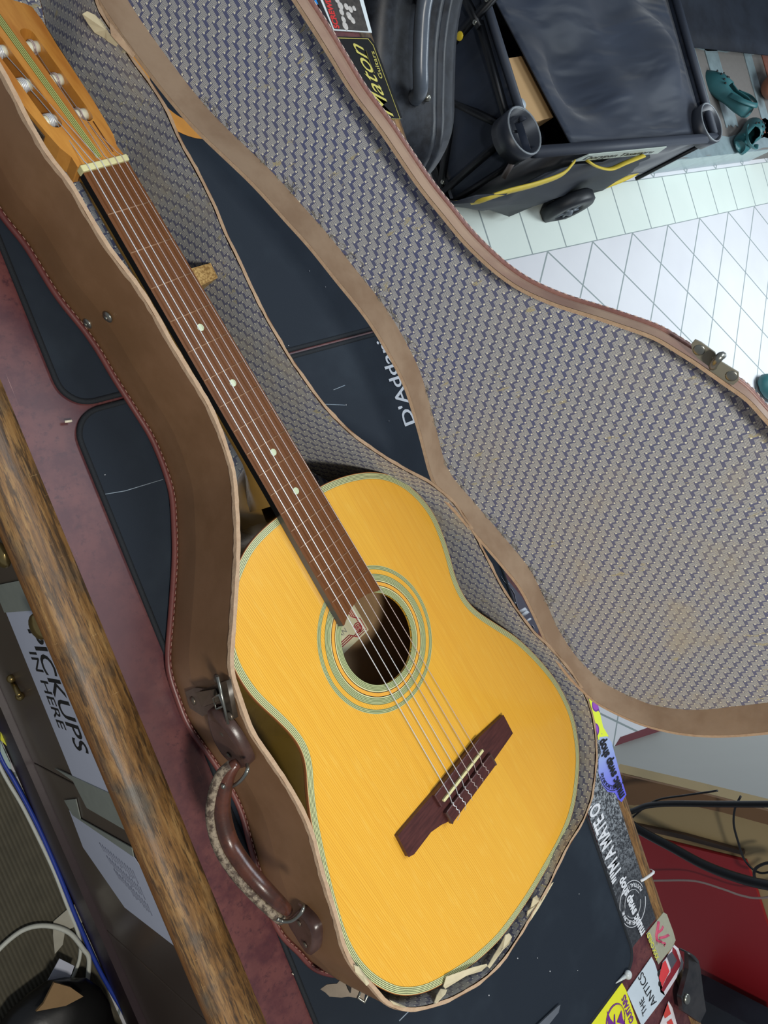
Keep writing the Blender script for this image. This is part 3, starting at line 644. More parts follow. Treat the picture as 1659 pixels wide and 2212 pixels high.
b = B(); plate(b, at(offset2(BO, .0065), ZT), [circ((HC[0], HC[1], ZT), HR, 72)], (0, 0, 0), (0, 0, -.0025)); gb(b, 'soundboard', M_spruce)
b = B(); ribbon(b, at(BO, ZT + .0002), at(offset2(BO, .0068), ZT + .0003), True, 1, vs=1.0); bd = gb(b, 'binding', M_bind); 
b = B(); ribbon(b, at(offset2(BO, -.0003), ZT + .0001), at(offset2(BO, -.0003), ZT - .0035), True, 1); ribbon(b, at(BO, ZT + .0002), at(offset2(BO, -.0003), ZT + .0001), True, 1); gb(b, 'edge_strip', plain('edge_strip_wood', (150, 92, 44), .4))
b = B(); ribbon(b, at(BO, ZT), at(offset2(BO, .003), ZT - .088), True, 4); gb(b, 'side', M_side)
b = B(); plate(b, at(offset2(BO, .003), ZT - .088), [], (0, 0, 0), (0, 0, -.0025)); gb(b, 'back', M_tbt)
b = B(); plate(b, at(circ((HC[0], HC[1], 0), HR * 1.275, 96), ZT + .0004), [circ((HC[0], HC[1], ZT + .0004), HR * 1.0, 96)], (0, 0, 0), (0, 0, -.002))
plate(b, at(circ((HC[0], HC[1], 0), HR * 1.42, 96), ZT + .0004), [circ((HC[0], HC[1], ZT + .0004), HR * 1.275, 96)], (0, 0, 0), (0, 0, -.0003))
plate(b, at(circ((HC[0], HC[1], 0), HR * 1.61, 96), ZT + .0004), [circ((HC[0], HC[1], ZT + .0004), HR * 1.52, 96)], (0, 0, 0), (0, 0, -.0003)); gb(b, 'rosette', M_ros)
# label seen through the soundhole
b = B(); zb = ZT - .0877
LX0, LX1, LY0, LY1 = .425, .5055, -.055, .0565
plate(b, [Vector((LX0, LY0, zb)), Vector((LX1, LY0, zb)), Vector((LX1, LY1, zb)), Vector((LX0, LY1, zb))], [], (0, 0, .0003), (0, 0, 0)); lb = part(gb(b, 'paper_label', plain('label_paper', (222, 220, 186), .7, var=.06)), 'cream paper label with red border')
b = B(); zz = zb + .0006
for r_ in (.003, .0052, .0074):
    x0, x1, y0, y1 = LX0 + r_, LX1 - .002 - r_, LY0 + r_, LY1 - .002 - r_
    tube(b, [Vector(p) for p in [(x0, y1 - .002, zz), (x1 - .016, y1 - .002, zz), (x1 - .012, y1 + .0025, zz), (x1 + .0025, y1 + .0025, zz), (x1 + .0025, y1 - .012, zz), (x1 - .002, y1 - .016, zz), (x1 - .002, y0, zz)]], .00055, 4)
for r_ in (.0052, .003, .001): tube(b, circ((LX1 - .011, LY1 - .011, zz), r_, 16), .0006, 4, closed=True)
b.build('red_border', plain('red_print', (178, 44, 62), .6), lb, local=True)
b = B(); text(b, 'JAPAN', (LX1 - .016, LY1 - .050, zz), (0, 1, 0), (-1, 0, 0), .024, .0055, lift=.0002); b.build('lettering', plain('grey_print2', (130, 134, 130), .7), lb, local=True)
# neck, fingerboard, frets
k_ = .0132; hw = lambda x: .0225 + k_ * x
end = [Vector((.4452, -.0300, 0)), Vector((0.4450, -.0280, 0)), Vector((0.4431, -.0249, 0)), Vector((0.4375, -.0132, 0)), Vector((0.4354, -.0011, 0)), Vector((0.4376, .0125, 0)), Vector((0.4416, .0220, 0)), Vector((.4437, .0284, 0))]
b = B(); P = [Vector((0, -.0225, 0))] + [Vector((.15 * i, -hw(.15 * i), 0)) for i in (1, 2)] + end + [Vector((.15 * i, hw(.15 * i), 0)) for i in (2, 1)] + [Vector((0, .0225, 0))]
plate(b, P, [], (0, 0, 0), (0, 0, -.0078), 0, 1); fb = gb(b, 'fingerboard', [M_fb, M_black])
fr = lambda n: .65 * (1 - 2 ** (-n / 12))
for n_ in range(1, 19):
    x = fr(n_); b = B(); tube(b, [Vector((x, -hw(x) + .0003, .0002)), Vector((x, hw(x) - .0003, .0002))], lambda t: (.0006, .0007), 8); b.build('fret', M_fret, fb, local=True)
for a_, c_ in ((4, 5), (6, 7), (9, 10), (11, 12)):
    x = (fr(a_) + fr(c_)) / 2; b = B(); plate(b, circ((x, .0005, 0), .0033, 28), [], (0, 0, .0003), (0, 0, -.0005)); b.build('position_dot', M_dot, fb, local=True)
b = B(); secs = []
for i in range(15):
    x = .0 + .315 * i / 14; w = hw(x); d = .015 + .004 * i / 14
    if x > .27: d += (x - .27) / .045 * .05
    secs.append([Vector((x, w * math.cos(math.pi * j / 12), -.0078 - d * math.sin(math.pi * j / 12) ** .8)) for j in range(13)])
V = [p for s in secs for p in s]; f = [(i * 13 + j, i * 13 + j + 1, (i + 1) * 13 + j + 1, (i + 1) * 13 + j) for i in range(14) for j in range(12)]; f.append(tuple(range(13))); b.add(V, f)
M_neck = plain('golden_neck_wood', (168, 128, 56), .22, coat=.5, var=.15, sc=30); nk = gb(b, 'neck', M_neck)
b = B(); hs = []
for i in range(7):
    t = i / 6; x0 = .268 + .02 * t; z_ = -.03 - .058 * t; w = .026 - .004 * t
    hs.append([Vector((x0 + .06 * 0 + (.330 - x0) * (abs(s) ** 2.2), w * s, z_)) for s in [k / 6 for k in range(-6, 7)]])
V = [p for s in hs for p in s]; f = [(i * 13 + j, i * 13 + j + 1, (i + 1) * 13 + j + 1, (i + 1) * 13 + j) for i in range(6) for j in range(12)]; f += [tuple(6 * 13 + j for j in range(13))]; b.add(V, f); gb(b, 'heel', M_neck)
b = B(); box(b, (-.0055, -.0232, -.006), (0, .0232, .0028)); gb(b, 'nut', M_bone, bevel=.0008)
# headstock in its own tilted frame
HA = math.radians(10); HM = Matrix.Translation((-.0055, 0, -.0012)) @ Matrix.Rotation(-HA, 4, 'Y')     # falls away behind the nut
def H(s, w, z=0.0): return HM @ Vector((s, w, z))
ho = [(0, .0235), (-.010, .0225), (-.020, .0265), (-.035, .0285), (-.054, .0305), (-.083, .0320), (-.110, .0335), (-.134, .0360), (-.1465, .0355), (-.150, .032), (-.156, .020), (-.158, .008), (-.156, 0)]
hol = [H(s, w) for s, w in ho] + [H(s, -w) for s, w in ho[-2::-1]]
def slot(s0, s1, w0, w1, n=8):
    r = (w1 - w0) / 2; c = (w0 + w1) / 2; P = []
    for k in range(n + 1): a = -math.pi / 2 + math.pi * k / n; P.append(H(s1 - r + r * math.cos(a), c + r * math.sin(a)))
    for k in range(n + 1): a = math.pi / 2 + math.pi * k / n; P.append(H(s0 + r + r * math.cos(a), c + r * math.sin(a)))
    return P
b = B(); up_ = HM.to_3x3() @ Vector((0, 0, 1)); plate(b, hol, [slot(-.128, -.037, .0085, .0205), slot(-.128, -.037, -.0215, -.0095)], Vector(), up_ * -.019); hk = gb(b, 'headstock', M_head, bevel=.0008)
b = B(); plate(b, [H(-.004, -.0028), H(-.004, .0028), H(-.157, .0034), H(-.157, -.0034)], [], up_ * .0003, Vector()); 
g = G('green_stripe_inlay'); x3 = g.sep(g.tc()); s = g.f('COSINE', g.f('MULTIPLY', x3[1], 2 * math.pi / .00155)); M_inl = g.out(g.mix(g.ss(s, -.2, .3), lin((188, 192, 120)), lin((92, 98, 40))), .3)
b.build('centre_inlay', M_inl, hk, local=True)
for k in range(3):
    b = B(); s0 = -.03; y = .012 + .005 * k
    tube(b, [H(-.006, y * .55 + .006, .0002), H(-.036, y, .0001)], .0006, 4) if k < 2 else None
    if b.v: b.build('string_groove', plain('dark_groove', (110, 62, 24), .5), hk, local=True)
posts = {}
for sgn in (1, -1):
    for k, s in enumerate((-.0485, -.083, -.1155)):
        y0, y1 = sgn * .0065 + (0 if sgn > 0 else -.001), sgn * .0225
        b = B(); cyl(b, H(s, y0, -.0068), H(s, y1, -.0068), .0047, seg=20); ro = b.build('tuning_roller', M_bone2, hk, local=True)
        posts[(sgn, k)] = (s, sgn)
        # coils of string
        b = B(); cs = -.0068
        n_c = 4 if sgn < 0 else 2; base = (-.0125 if sgn < 0 else .0125) if k == 0 else sgn * .014
        C = []
        for j in range(n_c * 14 + 1):
            a = 2 * math.pi * j / 14; C.append(H(s + .0056 * math.cos(a), base + sgn * .0013 * j / 14 * 1.1, cs + .0056 * math.sin(a)))
        tube(b, C, .0006, 5); b.build('string_coil', M_strm if sgn < 0 else M_nyl, hk, local=True)
        b = B(); cyl(b, H(s + .01, sgn * .036, -.012), H(s + .01, sgn * .036, -.030), .002, seg=10); blob(b, H(s + .01, sgn * .036, -.034), .006, (1, .55, .8), HM.to_3x3().to_4x4(), 12); b.build('tuning_button', M_dsteel, hk, local=True)
    b = B(); sg_ = [H(-.034, sgn * .0295, -.003), H(-.034, sgn * .0295, -.017), H(-.130, sgn * .037, -.017), H(-.130, sgn * .037, -.003)]
    plate(b, sg_, [], HM.to_3x3() @ Vector((0, sgn * .0012, 0)), Vector()); b.build('tuner_plate', M_dsteel, hk, local=True)
# bridge, saddle, tied strings
b = B(); wing = [(.638, -.0945), (.6625, -.0965), (.6655, -.0900), (.6655, -.0620), (.6700, -.0480), (.6740, -.0400), (.6740, .0420), (.6740, .0450), (.6725, .0890), (.6480, .0900), (.6410, .0440), (.6400, -.0400)]
plate(b, [Vector((x, y, ZT)) for x, y in wing], [], (0, 0, .0052), (0, 0, .0002)); br = gb(b, 'bridge', M_bridge, bevel=.0012)
b = B(); box(b, (.6395, -.040, ZT + .005), (.6555, .043, ZT + .0092)); box(b, (.662, -.0400, ZT + .005), (.6765, .0455, ZT + .0098)); b.build('tie_block', M_bridge, br, local=True, bevel=.0012)
b = B(); box(b, (.6490, -.0355, ZT + .009), (.6520, .0375, ZT + .0122)); b.build('saddle', M_bone, br, local=True, bevel=.0006)
b = B(); box(b, (.6622, -.0398, ZT + .0094), (.6765, -.0375, ZT + .0099)); box(b, (.6622, .043, ZT + .0094), (.6765, .0452, ZT + .0099)); b.build('tie_block_trim', M_tab, br, local=True)
ny = [-.0172, -.0105, -.0035, .0035, .0105, .0172]; sy = [-.0270, -.0160, -.0050, .0062, .0175, .0290]
rad = [.00050, .00047, .00043, .00040, .00042, .00037]
for i in range(6):
    sgn = -1 if i < 3 else 1; k = (i if i < 3 else 5 - i); s = (-.0485, -.083, -.1155)[k]; y_r = sgn * (.0125 if k == 0 else .014)
    P = [H(s + .004, y_r, -.0035), H(-.002, ny[i] * .98, .0030), Vector((-.0050, ny[i], .0034)), Vector((-.0002, ny[i], .0034)), Vector((.6500, sy[i], ZT + .0128)), Vector((.6635, sy[i], ZT + .0085))]
    b = B(); tube(b, P, rad[i], 6); gb(b, 'string', M_strm if i < 3 else M_nyl)
    b = B(); Q = [Vector((.6605 + .0165 * j / 24, sy[i] + .0007 * math.sin(j * .8) + .002 * j / 24, ZT + .0102 + .0005 * math.cos(j * .8) - (.003 if j > 21 else 0))) for j in range(25)]; tube(b, Q, rad[i], 5)
    if i < 3: tube(b, [Q[-1], Q[-1] + Vector((.003, .001, -.002)), Q[-1] + Vector((.006, -.004 + .003 * i, -.004))], .0004, 4)
    gb(b, 'string_tie', M_strm if i < 3 else M_nyl)
part(gt.children[0], '') if False else None

# ================================================================== STICKERS AND TAPE along the back of the bench
SX, SY = Vector((0, 1, 0)), Vector((-1, 0, 0))           # the writing runs along the bench, letter tops towards the mats
def sticker(name, pxs, mat, label, cat='sticker', lift=.0006, group='stickers along the back of the bench'):
    P = [U(x, y, 0) for x, y in pxs]; P = [Vector((p.x, p.y, 0)) for p in P]
    A = sum(P[i - 1].x * P[i].y - P[i].x * P[i - 1].y for i in range(len(P)))
    if A < 0: P = P[::-1]
    b = B(); plate(b, P, [], (0, 0, lift + .0014), (0, 0, .0013)); o = tag(b.build(name, mat), label, cat, group); WM[o.name] = Matrix(); return o
def V2(x, y, z=.002): return U(x, y, z)
g = G('scuffed_black_tape'); n = g.noise(g.tc(), 60, 8, .8); n2 = g.noise(g.tc(), 220, 4, .8); st = g.ss(g.noise(g.mapv(g.tc(), (1, 1, 1)), 34, 8, .85, 1.5), .50, .56)
gx = g.ss(g.sep(g.tc())[1], -.80, -.60); c = g.mix(g.f('MULTIPLY', g.ss(n2, .42, .62), g.f('ADD', .06, g.f('MULTIPLY', gx, .75))), lin((42, 44, 48)), lin((176, 184, 190))); M_tapeblk = g.out(c, .35, coat=.2)
o = sticker('tape_strip', [(1268, 1500), (1283, 1560), (1335, 1738), (1414, 1984), (1368, 2040), (1362, 2050), (1340, 1975), (1271, 1766), (1240, 1650), (1225, 1560)], M_tapeblk, 'scuffed black and silver tape strip lettered IM A MATE along the bench edge', 'tape')
b = B(); A_ = V2(1346, 1882); Z_ = V2(1293, 1722); text(b, '"I\'M A MATE O\'', A_ + Vector((-.004, 0, .0006)), (Z_ - A_), SY, (Z_ - A_).length, .026, .03); part(b.build('lettering', M_white, o), 'white handwritten capitals')
g = G('holographic_sticker'); yy = g.sep(g.tc()); n = g.noise(g.tc(), 14, 2)
c = g.ramp(g.f('ADD', g.f('MULTIPLY', g.f('ADD', yy[1], .72), 4.2), g.f('MULTIPLY', n, .15)), [(0.0, (60, 190, 250)), (.2, (60, 70, 235)), (.5, (120, 120, 245)), (.75, (170, 190, 240)), (1, (200, 214, 236))]); M_holo = g.out(c, .2, .2, coat=.4)
o = sticker('round_sticker', [(1318, 1602), (1342, 1690), (1350, 1716), (1340, 1732), (1333, 1726), (1325, 1712), (1310, 1710), (1298, 1695), (1290, 1670), (1290, 1640), (1296, 1625), (1292, 1608), (1292, 1592), (1308, 1590)], M_holo, 'blue holographic round sticker with black lettering beside the yellow patterned sticker', lift=.0010)
b = B(); A_ = V2(1350, 1715, .003); Z_ = V2(1305, 1592, .003); text(b, 'music swap shop', A_ + Vector((-.002, 0, .0003)), (Z_ - A_), SY, (Z_ - A_).length, .0175, .04)
arc_text(b, 'MELBOURNE', V2(1324, 1660, .003), .026, math.radians(170), math.radians(70), SX, SY, .0075)
tube(b, [V2(1324, 1660, .0028) + SX * .0305 * math.cos(a_) + SY * .0305 * math.sin(a_) for a_ in [math.radians(80 + 6 * k) for k in range(24)]], .0005, 4)
part(b.build('lettering', M_ink, o), 'black blackletter words')
g = G('yellow_purple_art'); vn = g.t.nodes.new('ShaderNodeTexVoronoi'); vn.inputs['Scale'].default_value = 46; g.put(vn.inputs['Vector'], g.tc()); M_yp = g.out(g.ramp(vn.outputs['Distance'], [(0, (150, 80, 180)), (.36, (110, 60, 150)), (.46, (222, 236, 70))], 'CONSTANT'), .35)
sticker('yellow_sticker', [(1268, 1503), (1289, 1522), (1300, 1570), (1312, 1590), (1290, 1598), (1284, 1570)], M_yp, 'yellow and purple patterned sticker peeking out beside the case hinge', lift=.0009)
# white round print on the black tape
o = sticker('round_sticker', [(1344 + 0, 1953)] + [(1367 + 25 * math.cos(t) , 1953 + 47 * math.sin(t)) for t in [k * math.pi / 10 for k in range(-9, 10)]], M_tapeblk, 'round black sticker with white lettering and rings on the tape strip', lift=.0010)
b = B(); C = V2(1367, 1952, .0027); A_ = V2(1393, 2012, .0027); Z_ = V2(1345, 1892, .0027); text(b, 'music swap shop', A_, (Z_ - A_), SY, (Z_ - A_).length, .016, .04)
for r_, th_ in ((.031, .0006), (.019, .0004)):
    tube(b, [C + SX * r_ * math.cos(t) + SY * r_ * math.sin(t) for t in [k * 2 * math.pi / 40 for k in range(12, 29)]], th_, 4); tube(b, [C + SX * r_ * math.cos(t) + SY * r_ * math.sin(t) for t in [k * 2 * math.pi / 40 for k in range(-9, 9)]], th_, 4)
arc_text(b, 'MELBOURNE', C, .025, math.radians(168), math.radians(76), SX, SY, .0078); arc_text(b, 'AUSTRALIA', C, .025, math.radians(-84), math.radians(8), SX, SY, .0074, inward=True)
part(b.build('lettering', M_white, o), 'white blackletter words and ring text')
o = sticker('creature_sticker', [(1431, 1970), (1438, 1974), (1452, 2012), (1457, 2030), (1450, 2045), (1420, 2082), (1406, 2048), (1394, 2016)], plain('sage_sticker', (158, 158, 138), .5, sc=200), 'grey green sticker with pink cartoon creature and yellow lettering')
b = B()
for pts, r_ in (([(1421, 1990), (1419, 2005), (1416, 2020), (1418, 2032), (1428, 2036)], .0035), ([(1419, 2015), (1428, 2008), (1432, 2000)], .0025), ([(1424, 2025), (1436, 2022), (1444, 2018)], .0032), ([(1428, 2035), (1437, 2036), (1435, 2044)], .003), ([(1418, 2028), (1420, 2030), (1422, 2033)], .006)):
    tube(b, [V2(x, y, .0024) for x, y in pts], lambda t, r=r_: (.0003, r), 6)
part(b.build('creature_print', plain('pink_print', (196, 72, 104), .5), o), 'pink shape')
b = B(); A_ = V2(1423, 2068, .0024); Z_ = V2(1402, 2012, .0024); text(b, 'XXX CHILD', A_, (Z_ - A_), SY, (Z_ - A_).length, .008, .03); part(b.build('lettering', plain('lime_print', (206, 206, 84), .5), o), 'yellow scrawled lettering')
o = sticker('card_sticker', [(1405, 2066), (1412, 2080), (1422, 2112), (1434, 2150), (1384, 2216), (1352, 2142)], plain('pale_card', (196, 208, 216), .5, var=.1, sc=30), 'pale square sticker with thin black capitals between the yellow and red car stickers')
b = B(); A_ = V2(1397, 2184, .0023); Z_ = V2(1385, 2132, .0023); text(b, 'THE', A_, (Z_ - A_), SY, .022, .011); A_ = V2(1417, 2166, .0023); Z_ = V2(1386, 2100, .0023); text(b, 'ANTICS', A_ + Vector((.002, 0, 0)), (Z_ - A_), SY, (Z_ - A_).length, .013); b.build('lettering', M_ink, o)
o = sticker('car_sticker', [(1454, 2040), (1463, 2048), (1466, 2058), (1474, 2078), (1472, 2090), (1450, 2125), (1434, 2150), (1424, 2142), (1420, 2112), (1419, 2100), (1426, 2092), (1429, 2078), (1436, 2070)], plain('white_vinyl', (220, 214, 220), .4), 'white edged sticker of a red car nearest the leather flap')
b = B(); flat(b, [V2(x, y, .0021) for x, y in [(1453, 2045), (1460, 2052), (1470, 2080), (1468, 2088), (1433, 2143), (1428, 2138), (1440, 2112), (1448, 2100)][::-1]], .0003); part(b.build('dark_red_panel', plain('dark_red_print', (140, 44, 54), .4), o), 'dark red body')
b = B(); flat(b, [V2(x, y, .0023) for x, y in [(1431, 2080), (1437, 2074), (1446, 2098), (1436, 2118), (1430, 2132), (1423, 2112), (1426, 2098)][::-1]], .0004); part(b.build('red_panel', plain('bright_red_print', (216, 66, 70), .4), o), 'bright red bonnet')
b = B(); flat(b, [V2(x, y, .0023) for x, y in [(1440, 2066), (1451, 2056), (1462, 2074), (1450, 2094)][::-1]], .0004); part(b.build('window_panel', plain('grey_print3', (84, 84, 92), .4), o), 'grey window')
b = B()
for x, y in ((1424, 2103), (1426, 2124)): blob(b, V2(x, y, .0023), .0045, (1, 1, .1), None, 12)
b.build('wheel_prints', M_ink, o)
o = sticker('guitar_sticker', [(1341, 2122), (1350, 2138), (1392, 2262), (1300, 2330), (1240, 2250)], plain('yellow_vinyl', (226, 226, 44), .4, var=.04), 'yellow sticker with purple guitars and purple word GUITARS')
M_pur = plain('purple_print', (112, 44, 140), .4); b = B(); A_ = V2(1368, 2204, .0023); Z_ = V2(1349, 2148, .0023); text(b, 'GUITARS', A_ + Vector((.001, 0, 0)), (Z_ - A_), SY, (Z_ - A_).length, .010, .03)
C = V2(1330, 2205, .0023); tube(b, [C + Vector((.021 * math.cos(t), .021 * math.sin(t), .0004)) for t in [k * math.pi / 16 for k in range(33)]], lambda t: (.0002, .0011), 4)
for pts in ([(1311, 2182), (1318, 2200), (1330, 2215), (1314, 2222)], [(1342, 2182), (1345, 2200), (1352, 2215), (1332, 2208)], [(1326, 2192), (1328, 2190), (1330, 2220), (1325, 2220)]): flat(b, [V2(x, y, .0023) for x, y in pts][::-1], .0004)
b.build('purple_artwork', M_pur, o)
sticker('blue_sticker', [(1299, 2163), (1306, 2160), (1285, 2196), (1262, 2226), (1252, 2226), (1288, 2180)], plain('sky_vinyl', (96, 186, 214), .4), 'light blue and white sticker sliver on the mat side of yellow sticker')
o = sticker('flag_sticker', [(1442, 2162), (1450, 2176), (1470, 2250), (1420, 2270), (1418, 2225), (1432, 2190)], plain('white_vinyl2', (222, 214, 214), .4), 'red and white sticker at the lowest corner of the bench edge')
b = B(); flat(b, [V2(x, y, .0022) for x, y in [(1442, 2167), (1449, 2190), (1436, 2200), (1433, 2192)][::-1]], .0004); flat(b, [V2(x, y, .0022) for x, y in [(1450, 2200), (1458, 2222), (1445, 2222), (1440, 2208)][::-1]], .0004); b.build('red_print', plain('orange_red_print', (206, 68, 58), .4), o)
# far end
o = sticker('name_plate_sticker', [(700, 80), (798, 84), (808, 98), (867, 258), (800, 262)], M_black, 'black sticker with gold script and gold border beyond the lid', lift=.0012)
M_gold = plain('gold_print', (214, 204, 108), .35, .2); b = B(); A_ = V2(846, 250, .0028); Z_ = V2(760, 92, .0028); text(b, 'Maton', V2(862, 252, .0028) + Vector((-.010, 0, 0)), Vector((-.16, 1, 0)), SY, .094, .022, .002, .45); 
tube(b, [V2(x, y, .0029) for x, y in [(791, 110), (795, 124), (800, 138), (809, 158)]], lambda t: (.0002, .0022 * (1 - t) + .0003), 4)
A_ = V2(822, 170, .0028) + Vector((.004, 0, 0)); text(b, 'Guitars', A_, (Vector((0, 1, 0))), SY, .035, .0065, .004)
for pts in ([(728, 80), (797, 85), (865, 256), (848, 258)],): tube(b, [V2(x, y, .0027) for x, y in [(728, 82), (795, 84), (806, 98), (864, 257), (830, 257)]], .0005, 4)
part(b.build('gold_lettering', M_gold, o), 'gold script and border')
o = sticker('band_sticker', [(676, -30), (718, 68), (801, 73), (774, -30)], plain('white_vinyl3', (216, 226, 228), .4), 'white bordered black sticker of a band with red title at top edge', lift=.0012)
b = B(); flat(b, [V2(x, y, .0027) for x, y in [(722, 63), (796, 68), (768, -30), (686, -30)]], .0002); b.build('photo_panel', plain('monochrome_print', (60, 56, 52), .4, var=1.2, sc=160), o)
b = B()
for x, y, r_ in ((746, 56, .006), (742, 42, .005), (754, 34, .006), (738, 26, .005), (735, 12, .006), (748, 14, .005), (762, 44, .005), (757, 20, .005), (728, 0, .005), (765, 18, .004)): blob(b, V2(x, y, .0029), r_ * .75, (1, 1.2, .1), None, 12, jit=.08)
b.build('faces_print', plain('grey_faces', (190, 186, 180), .5, var=.5, sc=300), o)
b = B(); A_ = V2(733, 62, .0029); Z_ = V2(706, -20, .0029); text(b, 'SCREWDRI', A_, (Z_ - A_), SY, (Z_ - A_).length, .009, .04); part(b.build('red_title', plain('red_title', (206, 50, 48), .4), o), 'red title')
sticker('dark_sticker', [(672, -20), (700, 45), (717, 68), (700, 20), (684, -30)], plain('black_vinyl', (30, 26, 30), .4), 'black and white striped sticker edge beside the lid at top')
sticker('blue_sticker', [(672, -10), (678, -12), (686, 12), (680, 8)], plain('cyan_vinyl', (40, 140, 220), .4), 'tiny bright blue sticker corner beside the lid at top')
o = sticker('lettered_sticker', [(1062, 1226), (1080, 1236), (1125, 1290), (1160, 1355), (1160, 1372), (1140, 1350)], plain('slate_vinyl', (84, 82, 94), .4), 'slate sticker with white letters glimpsed between case rim and lid', lift=.0010)
b = B(); A_ = V2(1117, 1308, .0028); Z_ = V2(1090, 1262, .0028)
text(b, 'YMIG', A_, (Z_ - A_), SY, (Z_ - A_).length, .009, .015)
for p0_, p1_, w_ in (((1122, 1320), (1135, 1313), .004), ((1127, 1328), (1139, 1319), .004), ((1136, 1342), (1146, 1335), .0022), ((1150, 1350), (1154, 1356), .002)): tube(b, [V2(*p0_, .0028), V2(*p1_, .0028)], lambda t, w=w_: (.0003, w), 4)
tube(b, cr([V2(x, y, .0029) for x, y in [(1104, 1270), (1112, 1284), (1115, 1300), (1120, 1315)]], 4), lambda t: (.0002, .0012), 4); tube(b, cr([V2(x, y, .0029) for x, y in [(1082, 1244), (1087, 1252), (1092, 1258), (1099, 1261)]], 4), lambda t: (.0002, .0022), 4)
part(b.build('lettering', M_white, o), 'white letters and bars')
# loose bits on the mat
b = B(); p = U(1350, 2103, .004); blob(b, p + Vector((0, 0, .005)), .0062, (1, 1, .8), None, 16); tube(b, [p + Vector((0, 0, .004)), U(1330, 2124, .005)], lambda t: .003 * (1 - t) + .0006, 8)
tag(b.build('push_pin', plain('white_plastic', (200, 206, 204), .3)), 'small white plastic pin at the corner of the black mat', 'pin')
b = B(); P = [U(1208, 2169, .006), U(1203, 2172, .006), U(1150, 2222, .006), U(1172, 2226, .006), U(1204, 2186, .006)]; plate(b, P, [], (0, 0, .002), (0, 0, 0)); o = tag(b.build('scissors', plain('polished_steel', (180, 184, 188), .2, .9)), 'tip of steel scissor blade on the mat near yellow sticker', 'scissors')
b = B()
for (x, y) in ((1118, 2070), (1188, 2098), (1056, 2150), (1144, 1980)): blob(b, U(x, y, .0042), .0009, seg=6)
for i in range(26):
    blob(b, Vector((random.uniform(.26, .70), random.uniform(-.84, .7), .0042)), .0006, seg=6)
o = tag(b.build('dust_specks', M_white), 'pale dust specks scattered over the black mats', 'dust'); o['kind'] = 'stuff'
b = B()
for (x, y), (x2, y2), z in (((140, 911), (155, 909), .006), ((404, 1528), (409, 1518), .002), ((495, 1705), (505, 1712), .006), ((463, 1650), (466, 1636), .006), ((632, 2105), (635, 2100), .002)): tube(b, [U(x, y, z), U(x2, y2, z)], .0013, 5)
o = tag(b.build('bone_shavings', plain('bone_shaving', (222, 214, 190), .6)), 'tiny cream shavings lying around the left mat edge', 'shavings'); o['kind'] = 'stuff'
b = B(); blob(b, U(463, 1643, .006), .0035, (1, 1, .3), None, 8, jit=.1); o.name = 'bone_shavings'
# zip tie over the back edge, leather flap
b = B(); tube(b, cr([U(1384, 1903, .003), U(1395, 1897, .003), Vector((.812, U(1410, 1888, 0).y, -.002)), Vector((.813, U(1412, 1888, 0).y, -.03))], 4), lambda t: (.0006, .0022), 6); tag(b.build('cable_tie', plain('white_nylon', (222, 222, 220), .4)), 'white cable tie looped over the wooden back edge', 'cable tie')
M_blkl = leather('black_leather_flap', (26, 26, 28), (48, 46, 46), .3, 20)
q = [U(x, y, .012) for x, y in [(1478, 2052), (1492, 2062), (1500, 2072), (1504, 2090), (1510, 2140), (1516, 2180), (1503, 2206), (1484, 2192), (1466, 2180), (1462, 2150), (1470, 2120), (1478, 2090)]]
fl_ = poly('leather_pouch', q, .007, M_blkl, None, n=(0, 0, 1), bevel=.002); tag(fl_, 'black leather pouch with silver snap lying over the back edge of the bench', 'pouch'); WM[fl_.name] = Matrix()
b = B(); blob(b, U(1484, 2158, .020), .0075, (1, 1, .45), None, 16); part(b.build('snap', M_steel, fl_), 'silver snap stud')
b = B(); tube(b, cr([U(1470, 2050, .010), U(1488, 2060, .022), U(1503, 2076, .020)], 4), lambda t: (.0015, .006), 6); b.build('hanging_strap', M_blkl, fl_)

# ================================================================== BEYOND THE BENCH, top right
# moulded black guitar case standing on edge
M_mould = leather('moulded_black_plastic', (22, 25, 31), (36, 41, 49), .45, 60)
prof = [(1.35, .07), (1.1, .08), (.95, .065), (.8, .03), (.7, -.01), (.64, -.045), (.597, -.085), (.565, -.115), (.53, -.14), (.487, -.163), (.455, -.18), (.425, -.195), (.395, -.225), (.375, -.28), (.368, -.36), (.37, -.5), (.39, -.65), (.44, -.78), (.52, -.86), (.62, -.893), (.9, -.895), (1.2, -.895), (1.45, -.8), (1.5, -.5), (1.46, -.1)]
prof3 = resample(cr([Vector((y, z, 0)) for y, z in prof], 4, True), .02, True)
hc_ = empty('hard_guitar_case', (1.1, .8, -.9), 'black moulded hard guitar case standing on its edge behind the bench', 'guitar case')
cen = sum(prof3, Vector()) / len(prof3)
def layer(X, s): return [Vector((X, cen.x + (p.x - cen.x) * s, cen.y + (p.y - cen.y) * s)) for p in prof3]
b = B(); L_ = [(.968, .93), (.975, .965), (.99, .985), (1.005, .988), (1.08, .992), (1.086, 1.006), (1.098, 1.008), (1.101, .999), (1.106, .999), (1.109, 1.008), (1.121, 1.006), (1.127, .992), (1.15, .985), (1.17, .96)]
V = []; m = len(prof3)
for X, s in L_: V += layer(X, s)
f = [(i * m + j, i * m + (j + 1) % m, (i + 1) * m + (j + 1) % m, (i + 1) * m + j) for i in range(len(L_) - 1) for j in range(m)] + [tuple(range(m)), tuple((len(L_) - 1) * m + j for j in range(m))]
b.add(V, f); b.build('case_shell', M_mould, hc_)
